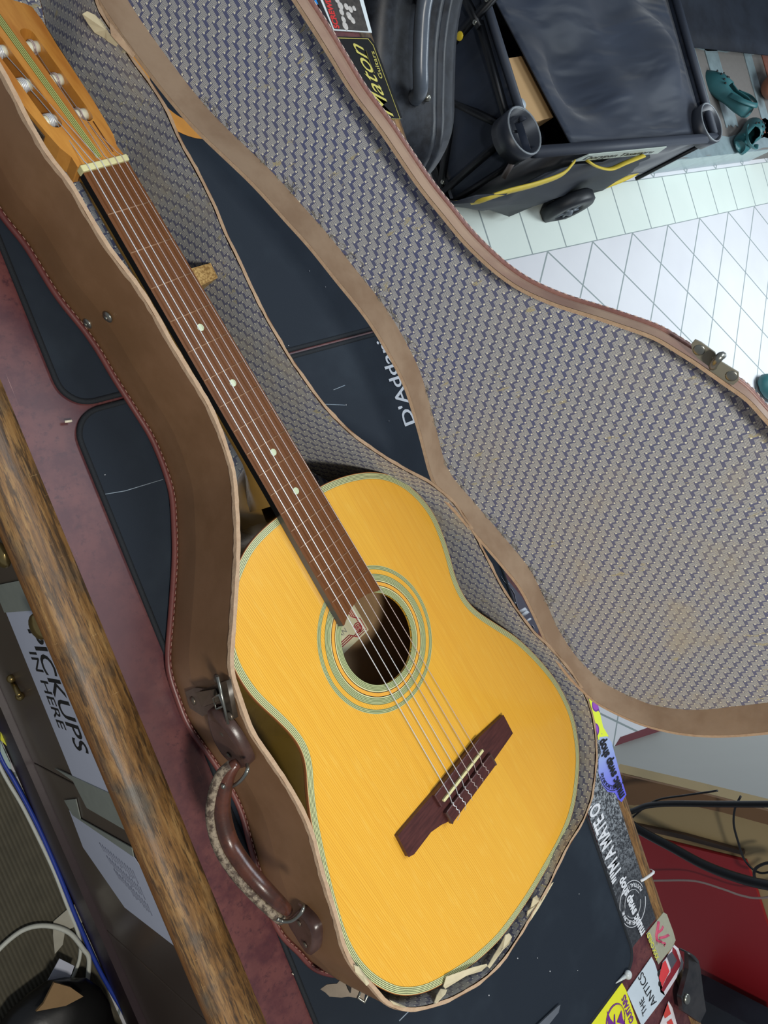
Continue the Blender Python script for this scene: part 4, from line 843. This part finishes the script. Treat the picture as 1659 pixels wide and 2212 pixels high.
def top(X, y):     # height of the shell at y
    for i in range(len(prof3)):
        a_, c_ = prof3[i], prof3[(i + 1) % m]
        if (a_.x - y) * (c_.x - y) <= 0 and a_.y > -.3 and abs(a_.x - c_.x) > 1e-6: return a_.y + (c_.y - a_.y) * (y - a_.x) / (c_.x - a_.x)
    return -.2
b = B(); hy = [.462, .462, .474, .52, .565, .576, .576]
pts = []
for y, up2, dx in ((.470, -.004, .0), (.468, .02, -.01), (.476, .033, -.02), (.50, .036, -.024), (.55, .036, -.024), (.575, .033, -.02), (.585, .02, -.01), (.583, -.004, 0)): pts.append(Vector((1.052 + dx, y, top(0, y) + up2)))
tube(b, cr(pts, 5), lambda t: .0125, 12); ho_ = part(b.build('handle', plain('grey_black_handle', (84, 92, 102), .3, var=.2, sc=90), hc_), 'curved black plastic handle')
WM[ho_.name] = Matrix()
for y in (.468, .59): b = B(); blob(b, Vector((1.075, y, top(0, y) + .004)), .007, seg=10); part(b.build('handle_rivet', M_steel, ho_), 'chrome rivet')
b = B(); box(b, (1.02, .45, -.001), (1.085, .60, .003), Matrix.Translation((0, 0, top(0, .525) - .0)) @ Matrix.Rotation(.0, 4, 'X')); 
# folding fabric wagon
M_fab = leather('black_nylon_cloth', (20, 24, 32), (32, 38, 48), .6, 5, .3); g = G('creased_navy_cloth'); n = g.noise(g.mapv(g.tc(), (1.1, 4.2, 1), (0, 0, .95)), 2.4, 2, .5, .3); n2 = g.noise(g.tc(), 260, 2)
M_cloth = g.out(g.mix(n, lin((20, 26, 36)), lin((44, 54, 72))), .6, spec=.3, sheen=.2); g.bump(n, .7, .06)
wg = empty('folding_wagon', (2.4, .85, -.9), 'black fabric folding wagon with yellow trim standing open on tiled floor', 'wagon')
X0w, X1w, Yw0, Yw1, Zt, Zb = 1.872, 2.955, .522, 1.18, -.54, -.84
def sheet(b, A, Bp, C, D, nu=14, nv=14, amp=.012, N=None, seed=0):
    random.seed(seed); V = []; ph = [random.uniform(0, 6) for _ in range(6)]
    A, Bp, C, D = map(Vector, (A, Bp, C, D)); N = (Bp - A).cross(D - A).normalized() if N is None else Vector(N)
    for i in range(nu + 1):
        for j in range(nv + 1):
            u, v = i / nu, j / nv; p = A.lerp(Bp, u).lerp(D.lerp(C, u), v); e = min(u, 1 - u, .2) * min(v, 1 - v, .2) * 25
            w = math.sin(5 * u + 3 * v + ph[0]) + .6 * math.sin(9 * v - 7 * u + ph[1]) + .35 * math.sin(17 * u + 4 * v + ph[2]); V.append(p + N * amp * w * e)
    f = [(i * (nv + 1) + j, (i + 1) * (nv + 1) + j, (i + 1) * (nv + 1) + j + 1, i * (nv + 1) + j + 1) for i in range(nu) for j in range(nv)]; b.add(V, f); return V
b = B()
sheet(b, (X0w, Yw0, Zb), (X1w, Yw0, Zb), (X1w, Yw0, Zt), (X0w, Yw0, Zt), amp=.012, seed=1, nu=24)
sheet(b, (X0w, Yw1, Zb), (X1w, Yw1, Zb), (X1w, Yw1, Zt), (X0w, Yw1, Zt), amp=.016, seed=2, nu=24)
sheet(b, (X0w, Yw0, Zb), (X0w, Yw1, Zb), (X0w, Yw1, Zt), (X0w, Yw0, Zt), amp=.012, seed=3)
sheet(b, (X1w, Yw0, Zb), (X1w, Yw1, Zb), (X1w, Yw1, Zt), (X1w, Yw0, Zt), amp=.016, seed=4)
sheet(b, (X0w, Yw0, Zb + .03), (X1w, Yw0, Zb + .03), (X1w, Yw1, Zb + .03), (X0w, Yw1, Zb + .03), amp=.03, seed=5, nu=26, nv=18)
# cloth slumped across the opening
sheet(b, (2.10, Yw0 + .02, Zt - .02), (2.93, Yw0 + .02, Zt - .015), (2.95, Yw1 - .02, Zt - .02), (1.90, Yw1 - .05, Zt - .03), amp=.035, seed=11, nu=30, nv=22)
cl = b.build('fabric_body', M_cloth, wg, recalc=False); md = cl.modifiers.new('thick', 'SOLIDIFY'); md.thickness = .004
M_fr = plain('black_frame_steel', (20, 22, 26), .45, .3)
def bar(p, q, w=.013): 
    b = B(); tube(b, [p, q], lambda t: (w, .006) if False else (w * .9, w * .9), 4); return b.build('frame_bar', M_fr, wg)
bar((1.857, .555, -.855), (1.857, .588, -.56)); bar((1.855, .80, -.77), (1.855, .60, -.575)); bar((1.852, .875, -.56), (1.852, .60, -.57)); bar((1.85, .869, -.73), (1.85, .90, -.47)); bar((1.848, .96, -.58), (1.848, .86, -.56))
bar((1.856, .75, -.72), (1.856, .57, -.862)); bar((1.86, .53, -.86), (1.86, 1.15, -.86)); bar((1.866, .517, -.86), (1.866, .517, -.59), .011); bar((2.96, .517, -.86), (2.96, .517, -.59), .011)
b = B(); tube(b, [Vector((X0w, Yw0 - .006, Zt + .004)), Vector((X1w, Yw0 - .006, Zt + .004))], lambda t: (.016, .02), 8); tube(b, [Vector((X0w, Yw1, Zt + .004)), Vector((X1w, Yw1, Zt + .004))], .014, 8)
tube(b, [Vector((X1w, Yw0, Zt + .004)), Vector((X1w, Yw1, Zt + .004))], .014, 8); tube(b, [Vector((X0w, .60, Zt + .004)), Vector((X0w, Yw1, Zt + .004))], .012, 8); b.build('top_rail', plain('slate_webbing', (48, 54, 66), .6), wg)
def cup(C, ax, r, h):
    ax = Vector(ax).normalized(); s = ax.orthogonal().normalized(); t = ax.cross(s); b = B(); pr = [(0, .001), (0, r), (h, r * 1.06), (h, r * .92), (h * .25, r * .86), (h * .25, .001)]; n = 28; V = []
    for z_, q in pr: V += [Vector(C) + ax * z_ + (s * math.cos(2 * math.pi * k / n) + t * math.sin(2 * math.pi * k / n)) * q for k in range(n)]
    b.add(V, [(i * n + k, i * n + (k + 1) % n, (i + 1) * n + (k + 1) % n, (i + 1) * n + k) for i in range(len(pr) - 1) for k in range(n)])
    o = b.build('cup_holder', plain('dark_grey_cup', (40, 44, 52), .4), wg); WM[o.name] = Matrix()
    b = B(); tube(b, [Vector(C) + ax * h + (s * math.cos(2 * math.pi * k / n) + t * math.sin(2 * math.pi * k / n)) * r for k in range(n)], .003, 6, closed=True); b.build('cup_rim', plain('worn_grey_rim', (128, 134, 138), .5), o)
cup(U(1133, 282, -.515) - Vector((0, 0, .06)), (0, 0, 1), .062, .06); cup(U(1537, 264, -.515) - Vector((0, 0, .06)), (0, 0, 1), .066, .06)
b = B(); tube(b, [Vector((1.83, .52, -.56)), Vector((1.83, .49, -.62))], .008, 10); part(b.build('bracket_tube', plain('rusty_tube', (120, 112, 110), .5, .5), wg), 'short worn metal tube')
b = B()
for y, z in ((.875, -.565), (.90, -.51), (.61, -.60), (.74, -.72), (.575, -.835)): blob(b, Vector((1.838, y, z)), .007, (.5, 1, 1), seg=10)
part(b.build('frame_bolts', M_steel, wg), 'chrome bolts')
b = B(); blob(b, UX(993, 78, 1.83), .012, (.4, 1, 1), seg=12); part(b.build('yellow_button', plain('yellow_plastic', (220, 190, 40), .4), wg), 'yellow lock button')
M_yel = plain('yellow_trim', (198, 174, 50), .6)
b = B(); tube(b, cr([U(x, y, z) for x, y, z in [(975, 440, -.80), (1030, 434, -.62), (1095, 414, -.58), (1160, 397, -.57), (1215, 376, -.56), (1240, 350, -.55)]], 5), lambda t: (.004, .011), 6); b.build('yellow_piping', M_yel, wg)
b = B(); tube(b, cr([U(x, y, z) for x, y, z in [(1268, 347, -.57), (1290, 360, -.59), (1318, 365, -.60), (1350, 352, -.58), (1390, 336, -.56)]], 5), lambda t: (.004, .011), 6); b.build('yellow_piping', M_yel, wg)
b = B(); tube(b, cr([U(x, y, z) for x, y, z in [(1395, 350, -.79), (1375, 372, -.82), (1345, 388, -.84), (1300, 405, -.86)]], 5), lambda t: (.004, .010), 6); part(b.build('yellow_piping', M_yel, wg), 'yellow webbing trim')
# slumped bag below the front rail
b = B(); cols = [(975, 437, 960, 425), (1030, 428, 1040, 445), (1090, 410, 1098, 462), (1130, 395, 1150, 440), (1180, 380, 1200, 435), (1240, 350, 1262, 418), (1300, 345, 1300, 405), (1345, 335, 1350, 385), (1400, 320, 1400, 348)]
V = []
for i, (x0, y0, x1, y1) in enumerate(cols):
    for k in range(7):
        t = k / 6; V.append(U(x0 + (x1 - x0) * t, y0 + (y1 - y0) * t, -.60 - .26 * t if k else -.58) + Vector((0, -.012 * math.sin(math.pi * t) + .01 * math.sin(i * 2 + k), 0)))
b.add(V, [(i * 7 + k, (i + 1) * 7 + k, (i + 1) * 7 + k + 1, i * 7 + k + 1) for i in range(len(cols) - 1) for k in range(6)]); o = b.build('hanging_skirt', M_fab, wg, recalc=False); md = o.modifiers.new('thick', 'SOLIDIFY'); md.thickness = .004
b = B(); q0 = [U(1268, 306, -.56), U(1395, 292, -.56), U(1390, 300, -.58), U(1262, 318, -.58)]; A_ = Vector((2.1, .498, -.575)); plate(b, [A_, A_ + Vector((.5, 0, .0)), A_ + Vector((.48, 0, .045)), A_ + Vector((.03, 0, .04))], [], (0, -.003, 0), (0, 0, 0)); lbw = part(b.build('brand_label', plain('white_label', (176, 186, 176), .6), wg), 'pale woven label'); WM[lbw.name] = Matrix()
b = B(); text(b, 'Dorypan Tasamaru', A_ + Vector((.04, -.0035, .010)), (1, 0, 0), (0, 0, 1), .40, .020, .01); b.build('lettering', M_ink, lbw)
def wheel(C, r, w, ax, label='black plastic wheel'):
    ax = Vector(ax).normalized(); s = ax.orthogonal().normalized(); t = ax.cross(s); n = 32; b = B(); V = []
    pr = [(-w / 2, r * .55), (-w / 2, r * .9), (-w * .3, r), (w * .3, r), (w / 2, r * .9), (w / 2, r * .55), (w * .2, r * .5), (w * .3, .001)]
    for z_, q in pr: V += [Vector(C) + ax * z_ + (s * math.cos(2 * math.pi * k / n) + t * math.sin(2 * math.pi * k / n)) * q for k in range(n)]
    b.add(V, [(i * n + k, i * n + (k + 1) % n, (i + 1) * n + (k + 1) % n, (i + 1) * n + k) for i in range(len(pr) - 1) for k in range(n)])
    o = part(b.build('wheel', plain('black_rubber', (22, 26, 32), .5), wg), label); WM[o.name] = Matrix()
    b = B()
    for k in range(5):
        a = 2 * math.pi * k / 5; d = s * math.cos(a) + t * math.sin(a); tube(b, [Vector(C) + ax * w * .35 + d * r * .12, Vector(C) + ax * w * .35 + d * r * .5], .006, 6)
    blob(b, Vector(C) + ax * w * .4, r * .16, seg=10); b.build('wheel_hub', plain('grey_hub', (96, 104, 112), .4), o)
wheel(U(1225, 446, -.84), .095, .045, (.0, -1, .05)); wheel((2.62, .60, -.82), .08, .05, (0, -1, 0)); wheel((1.98, 1.1, -.82), .08, .05, (0, 1, 0))
# things in the wagon
b = B(); M_card = plain('brown_cardboard', (186, 150, 104), .7, var=.06, sc=10); box(b, (-.10, -.08, -.12), (.11, .10, .10), Matrix.Translation((1.985, .70, -.69)) @ Matrix.Rotation(.12, 4, 'Z')); cb = tag(b.build('cardboard_box', M_card), 'brown cardboard box with red print inside the black wagon', 'box'); WM[cb.name] = Matrix()
b = B(); text(b, 'XI', (1.905, .735, -.589), (1, .12, 0), (-.12, 1, 0), .05, .03, .02, lift=.0006); part(b.build('red_print', plain('red_stamp', (190, 70, 60), .6), cb), 'red stamped mark')
b = B(); blob(b, (1.96, .67, -.60), .035, (.8, 1, .5), None, 16); cyl(b, (1.96, .67, -.60), (1.96, .67, -.58), .018, .014); tag(b.build('plastic_tub', plain('translucent_white', (196, 206, 212), .2)), 'white plastic tub beside cardboard box in the wagon', 'tub')
# duct-taped crate and shoes
M_grey = plain('grey_brown_board', (112, 108, 104), .7); M_duct = plain('silver_duct_tape', (150, 168, 172), .28, .35, .35, 24, bump=.8); M_copper = plain('copper_tape', (150, 92, 72), .35, .3, .35, 40, bump=.7)
crt = empty('taped_crate', (3.75, .85, -.9), 'grey cardboard crate patched with silver and copper tape behind the wagon', 'crate')
b = B(); box(b, (3.10, .545, -.899), (4.55, 1.75, -.78)); b.build('cardboard_body', M_grey, crt)
def strip(x0, y0, x1, y1, m=M_duct, nm='tape_band'):
    b = B(); P = []; n = 10
    for i in range(n + 1): P.append(Vector((x0 + (x1 - x0) * i / n, y0 + random.uniform(-.008, .008), -.779)))
    for i in range(n, -1, -1): P.append(Vector((x0 + (x1 - x0) * i / n, y1 + random.uniform(-.008, .008), -.779)))
    plate(b, P, [], (0, 0, .003), (0, 0, 0)); b.build(nm, m, crt)
strip(3.3, .99, 4.25, 1.08); strip(3.47, .60, 3.57, 1.0); strip(3.66, .66, 3.78, 1.0); strip(3.1, .545, 4.2, .62); strip(4.05, .62, 4.13, 1.0)
b = B(); box(b, (3.10, .541, -.898), (4.1, .5449, -.78)); b.build('tape_band', M_duct, crt)
strip(4.25, .545, 4.38, 1.2, M_copper, 'copper_tape_band'); strip(3.95, .60, 4.3, .68, M_copper, 'copper_tape_band')
b = B(); A_ = Vector((3.35, 1.16, -.776)); plate(b, [A_, A_ + Vector((.62, -.02, 0)), A_ + Vector((.62, .07, 0)), A_ + Vector((0, .09, 0))], [], (0, 0, .001), (0, 0, 0)); yl = part(b.build('warning_label', plain('mustard_label', (170, 156, 84), .6), crt), 'yellow label strip'); WM[yl.name] = Matrix()
b = B(); text(b, 'HOLYTOWN BASTARDS'[:8] + '  ' + 'SPRAYER', A_ + Vector((.03, .022, .0012)), (1, -.03, 0), (0, 1, 0), .55, .035, .004); b.build('lettering', plain('brown_ink', (92, 84, 50), .6), yl)
M_teal = plain('teal_rubber', (40, 92, 96), .5, var=.12, sc=20)
def clog(M, label, scale=1.0):
    b = B(); secs = [(-.13, .028, .030), (-.12, .040, .045), (-.08, .043, .055), (-.03, .040, .050), (.0, .043, .058), (.05, .050, .060), (.09, .048, .048), (.12, .036, .034), (.138, .014, .018)]; n = 20; V = []
    for x, w, h in secs:
        for k in range(n):
            a = 2 * math.pi * k / n; z_ = math.sin(a); V.append(M @ (Vector((x, w * math.cos(a), h * (z_ if z_ > 0 else z_ * .35) + .02)) * scale))
    f = [(i * n + k, i * n + (k + 1) % n, (i + 1) * n + (k + 1) % n, (i + 1) * n + k) for i in range(len(secs) - 1) for k in range(n)]
    f = [q for q in f if not (1 * n <= q[0] < 3 * n + n and 3 <= q[0] % n <= 6)] + [tuple(range(n)), tuple((len(secs) - 1) * n + k for k in range(n))]
    b.add(V, f); o = b.build('clog', M_teal, None, recalc=False); tag(o, label, 'shoe', 'teal rubber clogs'); WM[o.name] = Matrix(); md = o.modifiers.new('thick', 'SOLIDIFY'); md.thickness = .004
    b = B(); tube(b, cr([M @ (Vector(p) * scale) for p in [(-.03, .045, .05), (-.09, .046, .062), (-.135, 0, .066), (-.09, -.046, .062), (-.03, -.045, .05)]], 5), lambda t: (.010 * scale, .003 * scale), 8); b.build('heel_strap', M_teal, o)
    b = B()
    for px_, py_ in ((.03, -.022), (.03, .0), (.03, .022), (.055, -.012), (.055, .012), (.08, 0), (.015, -.03), (.015, .03)):
        zz_ = .02 + .060 * math.sqrt(max(0, 1 - (py_ / .05) ** 2)) - (.006 if px_ > .07 else 0); blob(b, M @ (Vector((px_, py_, zz_)) * scale), .0055 * scale, (1, 1, .5), None, 8)
    b.build('vent_holes', M_dark, o); return o
clog(Matrix.Translation((3.66, .77, -.772)) @ Matrix.Rotation(math.radians(98), 4, 'Z') @ Matrix.Rotation(.5, 4, 'Y'), 'teal clog lying tilted with toe up on the taped crate', 1.05)
clog(Matrix.Translation((3.78, .60, -.772)) @ Matrix.Rotation(math.radians(20), 4, 'Z'), 'teal clog flat on the near edge of the taped crate', 1.0)
clog(Matrix.Translation(Vector(U(1668, 850, -.898))) @ Matrix.Rotation(math.radians(150), 4, 'Z'), 'dark teal clog on the white tiles at right', 1.2)
b = B(); blob(b, (4.15, .80, -.71), .11, (1, .55, .6), None, 20); o = tag(b.build('shoe', plain('tan_suede', (140, 88, 66), .7)), 'tan suede shoe with black strap on the taped crate', 'shoe'); WM[o.name] = Matrix()
b = B(); tube(b, cr([Vector((4.06, .72, -.72)), Vector((4.10, .74, -.65)), Vector((4.16, .80, -.64)), Vector((4.2, .88, -.68))], 5), lambda t: (.005, .014), 8); b.build('strap', M_dark, o)
b = B(); sheet(b, (3.03, .95, -.70), (4.6, .9, -.66), (4.6, 1.9, -.5), (3.03, 1.9, -.5), amp=.03, seed=8); q = tag(b.build('dark_cloth', M_fab, None, recalc=False), 'dark blue cloth piled beyond the crate at top right', 'cloth'); md = q.modifiers.new('thick', 'SOLIDIFY'); md.thickness = .006

# ================================================================== BEYOND THE BENCH, lower right
P0 = Vector((1.857, -1.291, -.9)); pd = Vector((.943, -.333, 0)); pn_ = Vector((.333, .943, 0))
M_pan = plain('grey_painted_panel', (142, 142, 136), .5, var=.05, sc=5)
q = [UP(x, y, P0, pn_) for x, y in [(1290, 1632), (1330, 1611), (1430, 1577), (1560, 1530), (1800, 1450), (1830, 1795), (1659, 1750), (1500, 1703), (1350, 1671), (1300, 1662)]]
poly_ = tag(poly('grey_panel', q, .02, M_pan, None, n=-pn_), 'grey painted partition panel standing on the tiles beyond the bench', 'panel')
M_tan = plain('tan_board', (168, 148, 108), .7, var=.06, sc=6); M_brn = plain('brown_board', (122, 92, 64), .7, var=.1, sc=8)
cab = empty('tan_cabinet', (1.33, -1.4, -.9), 'tan board cabinet with red panel beyond the bench at lower right', 'cabinet')
q = [UX(x, y, 1.31) for x, y in [(1330, 1660), (1500, 1700), (1700, 1750), (1900, 2300), (1420, 2300)]]
b = B(); plate(b, q, [], (-.01, 0, 0), (.02, 0, 0)); b.build('board', M_tan, cab)
q = [UX(x, y, 1.297) for x, y in [(1300, 1650), (1345, 1672), (1500, 1708), (1700, 1760), (1700, 1790), (1560, 1752), (1450, 1728), (1372, 1738), (1320, 1730)]]
b = B(); plate(b, q, [], (-.004, 0, 0), (.002, 0, 0)); b.build('brown_rail', M_brn, cab)
q = [UX(x, y, 1.297) for x, y in [(1374, 1778), (1480, 1800), (1607, 1835), (1609, 1844), (1480, 1810), (1378, 1788)]]
b = B(); plate(b, q, [], (-.006, 0, 0), (.002, 0, 0)); b.build('dark_rail', plain('dark_brown_rail', (72, 54, 40), .6), cab)
g = G('red_panel_paint'); n = g.noise(g.tc(), 4, 2); M_red = g.out(g.mix(n, lin((140, 24, 32)), lin((156, 30, 38))), .5)
q = [UX(x, y, 1.296) for x, y in [(1370, 1800), (1388, 1802), (1613, 1857), (1630, 1900), (1662, 2000), (1720, 2215), (1659, 2187), (1508, 2112), (1440, 2085)]]
b = B(); plate(b, q, [], (-.006, 0, 0), (.002, 0, 0)); part(b.build('red_panel', M_red, cab), 'deep red panel')
b = B(); q = [UX(x, y, 1.22) for x, y in [(1495, 2130), (1512, 2137), (1659, 2215), (1680, 2330), (1440, 2330), (1470, 2200)]]; plate(b, q, [], (-.02, 0, 0), (.04, 0, 0)); tag(b.build('black_bag', M_fab), 'dark bag on the floor below the red panel', 'bag')
def cable(pxs, X, r, mat, label, group='cables behind the bench'):
    b = B(); tube(b, cr([UX(x, y, X) if not isinstance(X, (list, tuple)) else UX(x, y, X[i]) for i, (x, y) in enumerate(pxs)], 6), r, 8); return tag(b.build('cable', mat), label, 'cable', group)
M_cab = plain('black_cable', (20, 22, 26), .45); M_wht = plain('white_cable', (206, 208, 196), .45); M_gc = plain('grey_cable', (150, 132, 128), .5)
cable([(1330, 1765), (1372, 1750), (1400, 1740), (1450, 1736), (1550, 1737), (1700, 1737)], 1.2, .0062, M_cab, 'thick black cable running level under the grey panel')
cable([(1340, 1790), (1385, 1750), (1420, 1728), (1480, 1718), (1550, 1708)], 1.205, .002, M_cab, 'thin black cable crossing above the thick level one')
cable([(1350, 1770), (1385, 1795), (1450, 1830), (1520, 1868), (1590, 1895), (1659, 1912), (1740, 1920)], [1.19, 1.19, 1.185, 1.18, 1.18, 1.18, 1.18], .0095, M_cab, 'thickest black cable slanting across the red panel')
cable([(1400, 1903), (1430, 1902), (1500, 1903), (1560, 1920), (1600, 1934), (1640, 1940), (1700, 1930)], 1.25, .0022, M_gc, 'thin grey cable sagging across the red panel')
cable([(1600, 1720), (1588, 1745), (1585, 1780), (1595, 1820), (1610, 1860), (1640, 1885), (1680, 1880)], 1.24, .0022, M_cab, 'thin black cable dropping down the tan board')
cable([(1680, 1862), (1650, 1866), (1630, 1880), (1635, 1905), (1665, 1915), (1690, 1900)], 1.23, .003, M_cab, 'small loop of black cable at the right edge')

# ================================================================== BELOW THE BENCH, lower left
g = G('ribbed_doormat'); x3 = g.sep(g.tc()); s = g.f('SINE', g.f('MULTIPLY', x3[0], 900)); n = g.noise(g.tc(), 26, 5, .7); c = g.mix(n, lin((70, 66, 54)), lin((104, 98, 80))); c = g.mix(g.f('MULTIPLY', g.ss(s, -.3, .6), .3), c, lin((52, 50, 42)))
c = g.mix(g.ss(g.noise(g.tc(), 9, 4), .62, .66), c, lin((40, 46, 46))); M_rug = g.out(c, .9); g.bump(s, .4, .002)
b = B(); box(b, (-.9, -1.6, -.8995), (.222, .6, -.893)); tag(b.build('floor_mat', M_rug), 'ribbed grey brown mat on the floor in front of the bench', 'mat')
M_blue = plain('blue_cable', (42, 66, 160), .4)
def fcable(pxs, z, r, mat, label):
    b = B(); tube(b, cr([U(x, y, z) for x, y in pxs], 6), r, 8); return tag(b.build('cable', mat), label, 'cable', 'cables on the floor in front of the bench')
fcable([(-26, 1565), (4, 1640), (33, 1690), (80, 1780), (124, 1880), (164, 1980), (198, 2060), (228, 2120), (270, 2190), (300, 2240)], -.885, .004, M_blue, 'blue cable along the foot of the bench')
fcable([(-26, 1600), (10, 1675), (48, 1740), (88, 1820), (118, 1885), (143, 1950), (170, 2020), (172, 2070), (150, 2130)], -.889, .0035, M_wht, 'white cable running beside the blue cable')
fcable([(-30, 2080), (20, 2030), (60, 2005), (105, 2000), (150, 2015), (180, 2050), (192, 2070), (190, 2110), (184, 2150)], -.882, .0045, M_wht, 'white cable curving in a loop over the floor mat')
b = B(); plate(b, [U(x, y, -.89) for x, y in [(115, 1990), (155, 1955), (172, 1948), (186, 1985), (165, 2000), (140, 2010), (135, 2040), (118, 2060), (114, 2020)]], [], (0, 0, .002), (0, 0, 0)); tag(b.build('paper_scrap', plain('cream_scrap', (176, 172, 156), .8)), 'torn cream paper scrap under the white cable', 'paper')
b = B(); plate(b, [U(x, y, -.86) for x, y in [(96, 2130), (128, 2070), (160, 2086), (146, 2125), (130, 2118)]], [], (0, 0, .002), (0, 0, 0)); tag(b.build('paper_tag', M_wp), 'small white printed tag above the cardboard offcut', 'tag')
b = B(); q = [U(x, y, -.80) for x, y in [(76, 2182), (92, 2165), (115, 2120), (150, 2130), (178, 2150), (140, 2170)]]; plate(b, q, [], (0, 0, .006), (0, 0, 0)); tag(b.build('cardboard_offcut', plain('card_offcut', (146, 116, 78), .8)), 'brown cardboard offcut sticking out of the black bag', 'cardboard')
b = B(); plate(b, [U(x, y, -.87) for x, y in [(0, 1580), (8, 1575), (22, 1600), (28, 1618), (18, 1615), (0, 1598)]], [], (0, 0, .006), (0, 0, 0)); tag(b.build('yellow_wrapper', plain('bright_yellow', (224, 222, 40), .5)), 'bright yellow wrapper on the floor at left edge', 'wrapper')
b = B(); plate(b, [U(x, y, -.885) for x, y in [(0, 1600), (8, 1620), (22, 1650), (24, 1662), (10, 1655), (0, 1640)]], [], (0, 0, .003), (0, 0, 0)); tag(b.build('paper_scrap', plain('pale_scrap', (176, 196, 190), .7)), 'pale scrap beside the yellow wrapper', 'paper')
b = B()
for c_, r_, s_ in (((.03, -.94, -.85), .16, (1.1, .8, .35)), ((.10, -.86, -.84), .11, (1, 1, .45)), ((-.08, -1.0, -.84), .15, (1, 1, .5)), ((.12, -1.0, -.80), .15, (.6, 1, .8)), ((.14, -.90, -.80), .07, (.7, .7, 1.3))):
    blob(b, c_, r_, s_, None, 20, jit=.03)
o = tag(b.build('rubbish_bag', plain('black_bin_liner', (24, 24, 24), .35, var=.3, sc=20, bump=.8)), 'black rubbish bag slumped on the floor under the bench edge', 'bag')
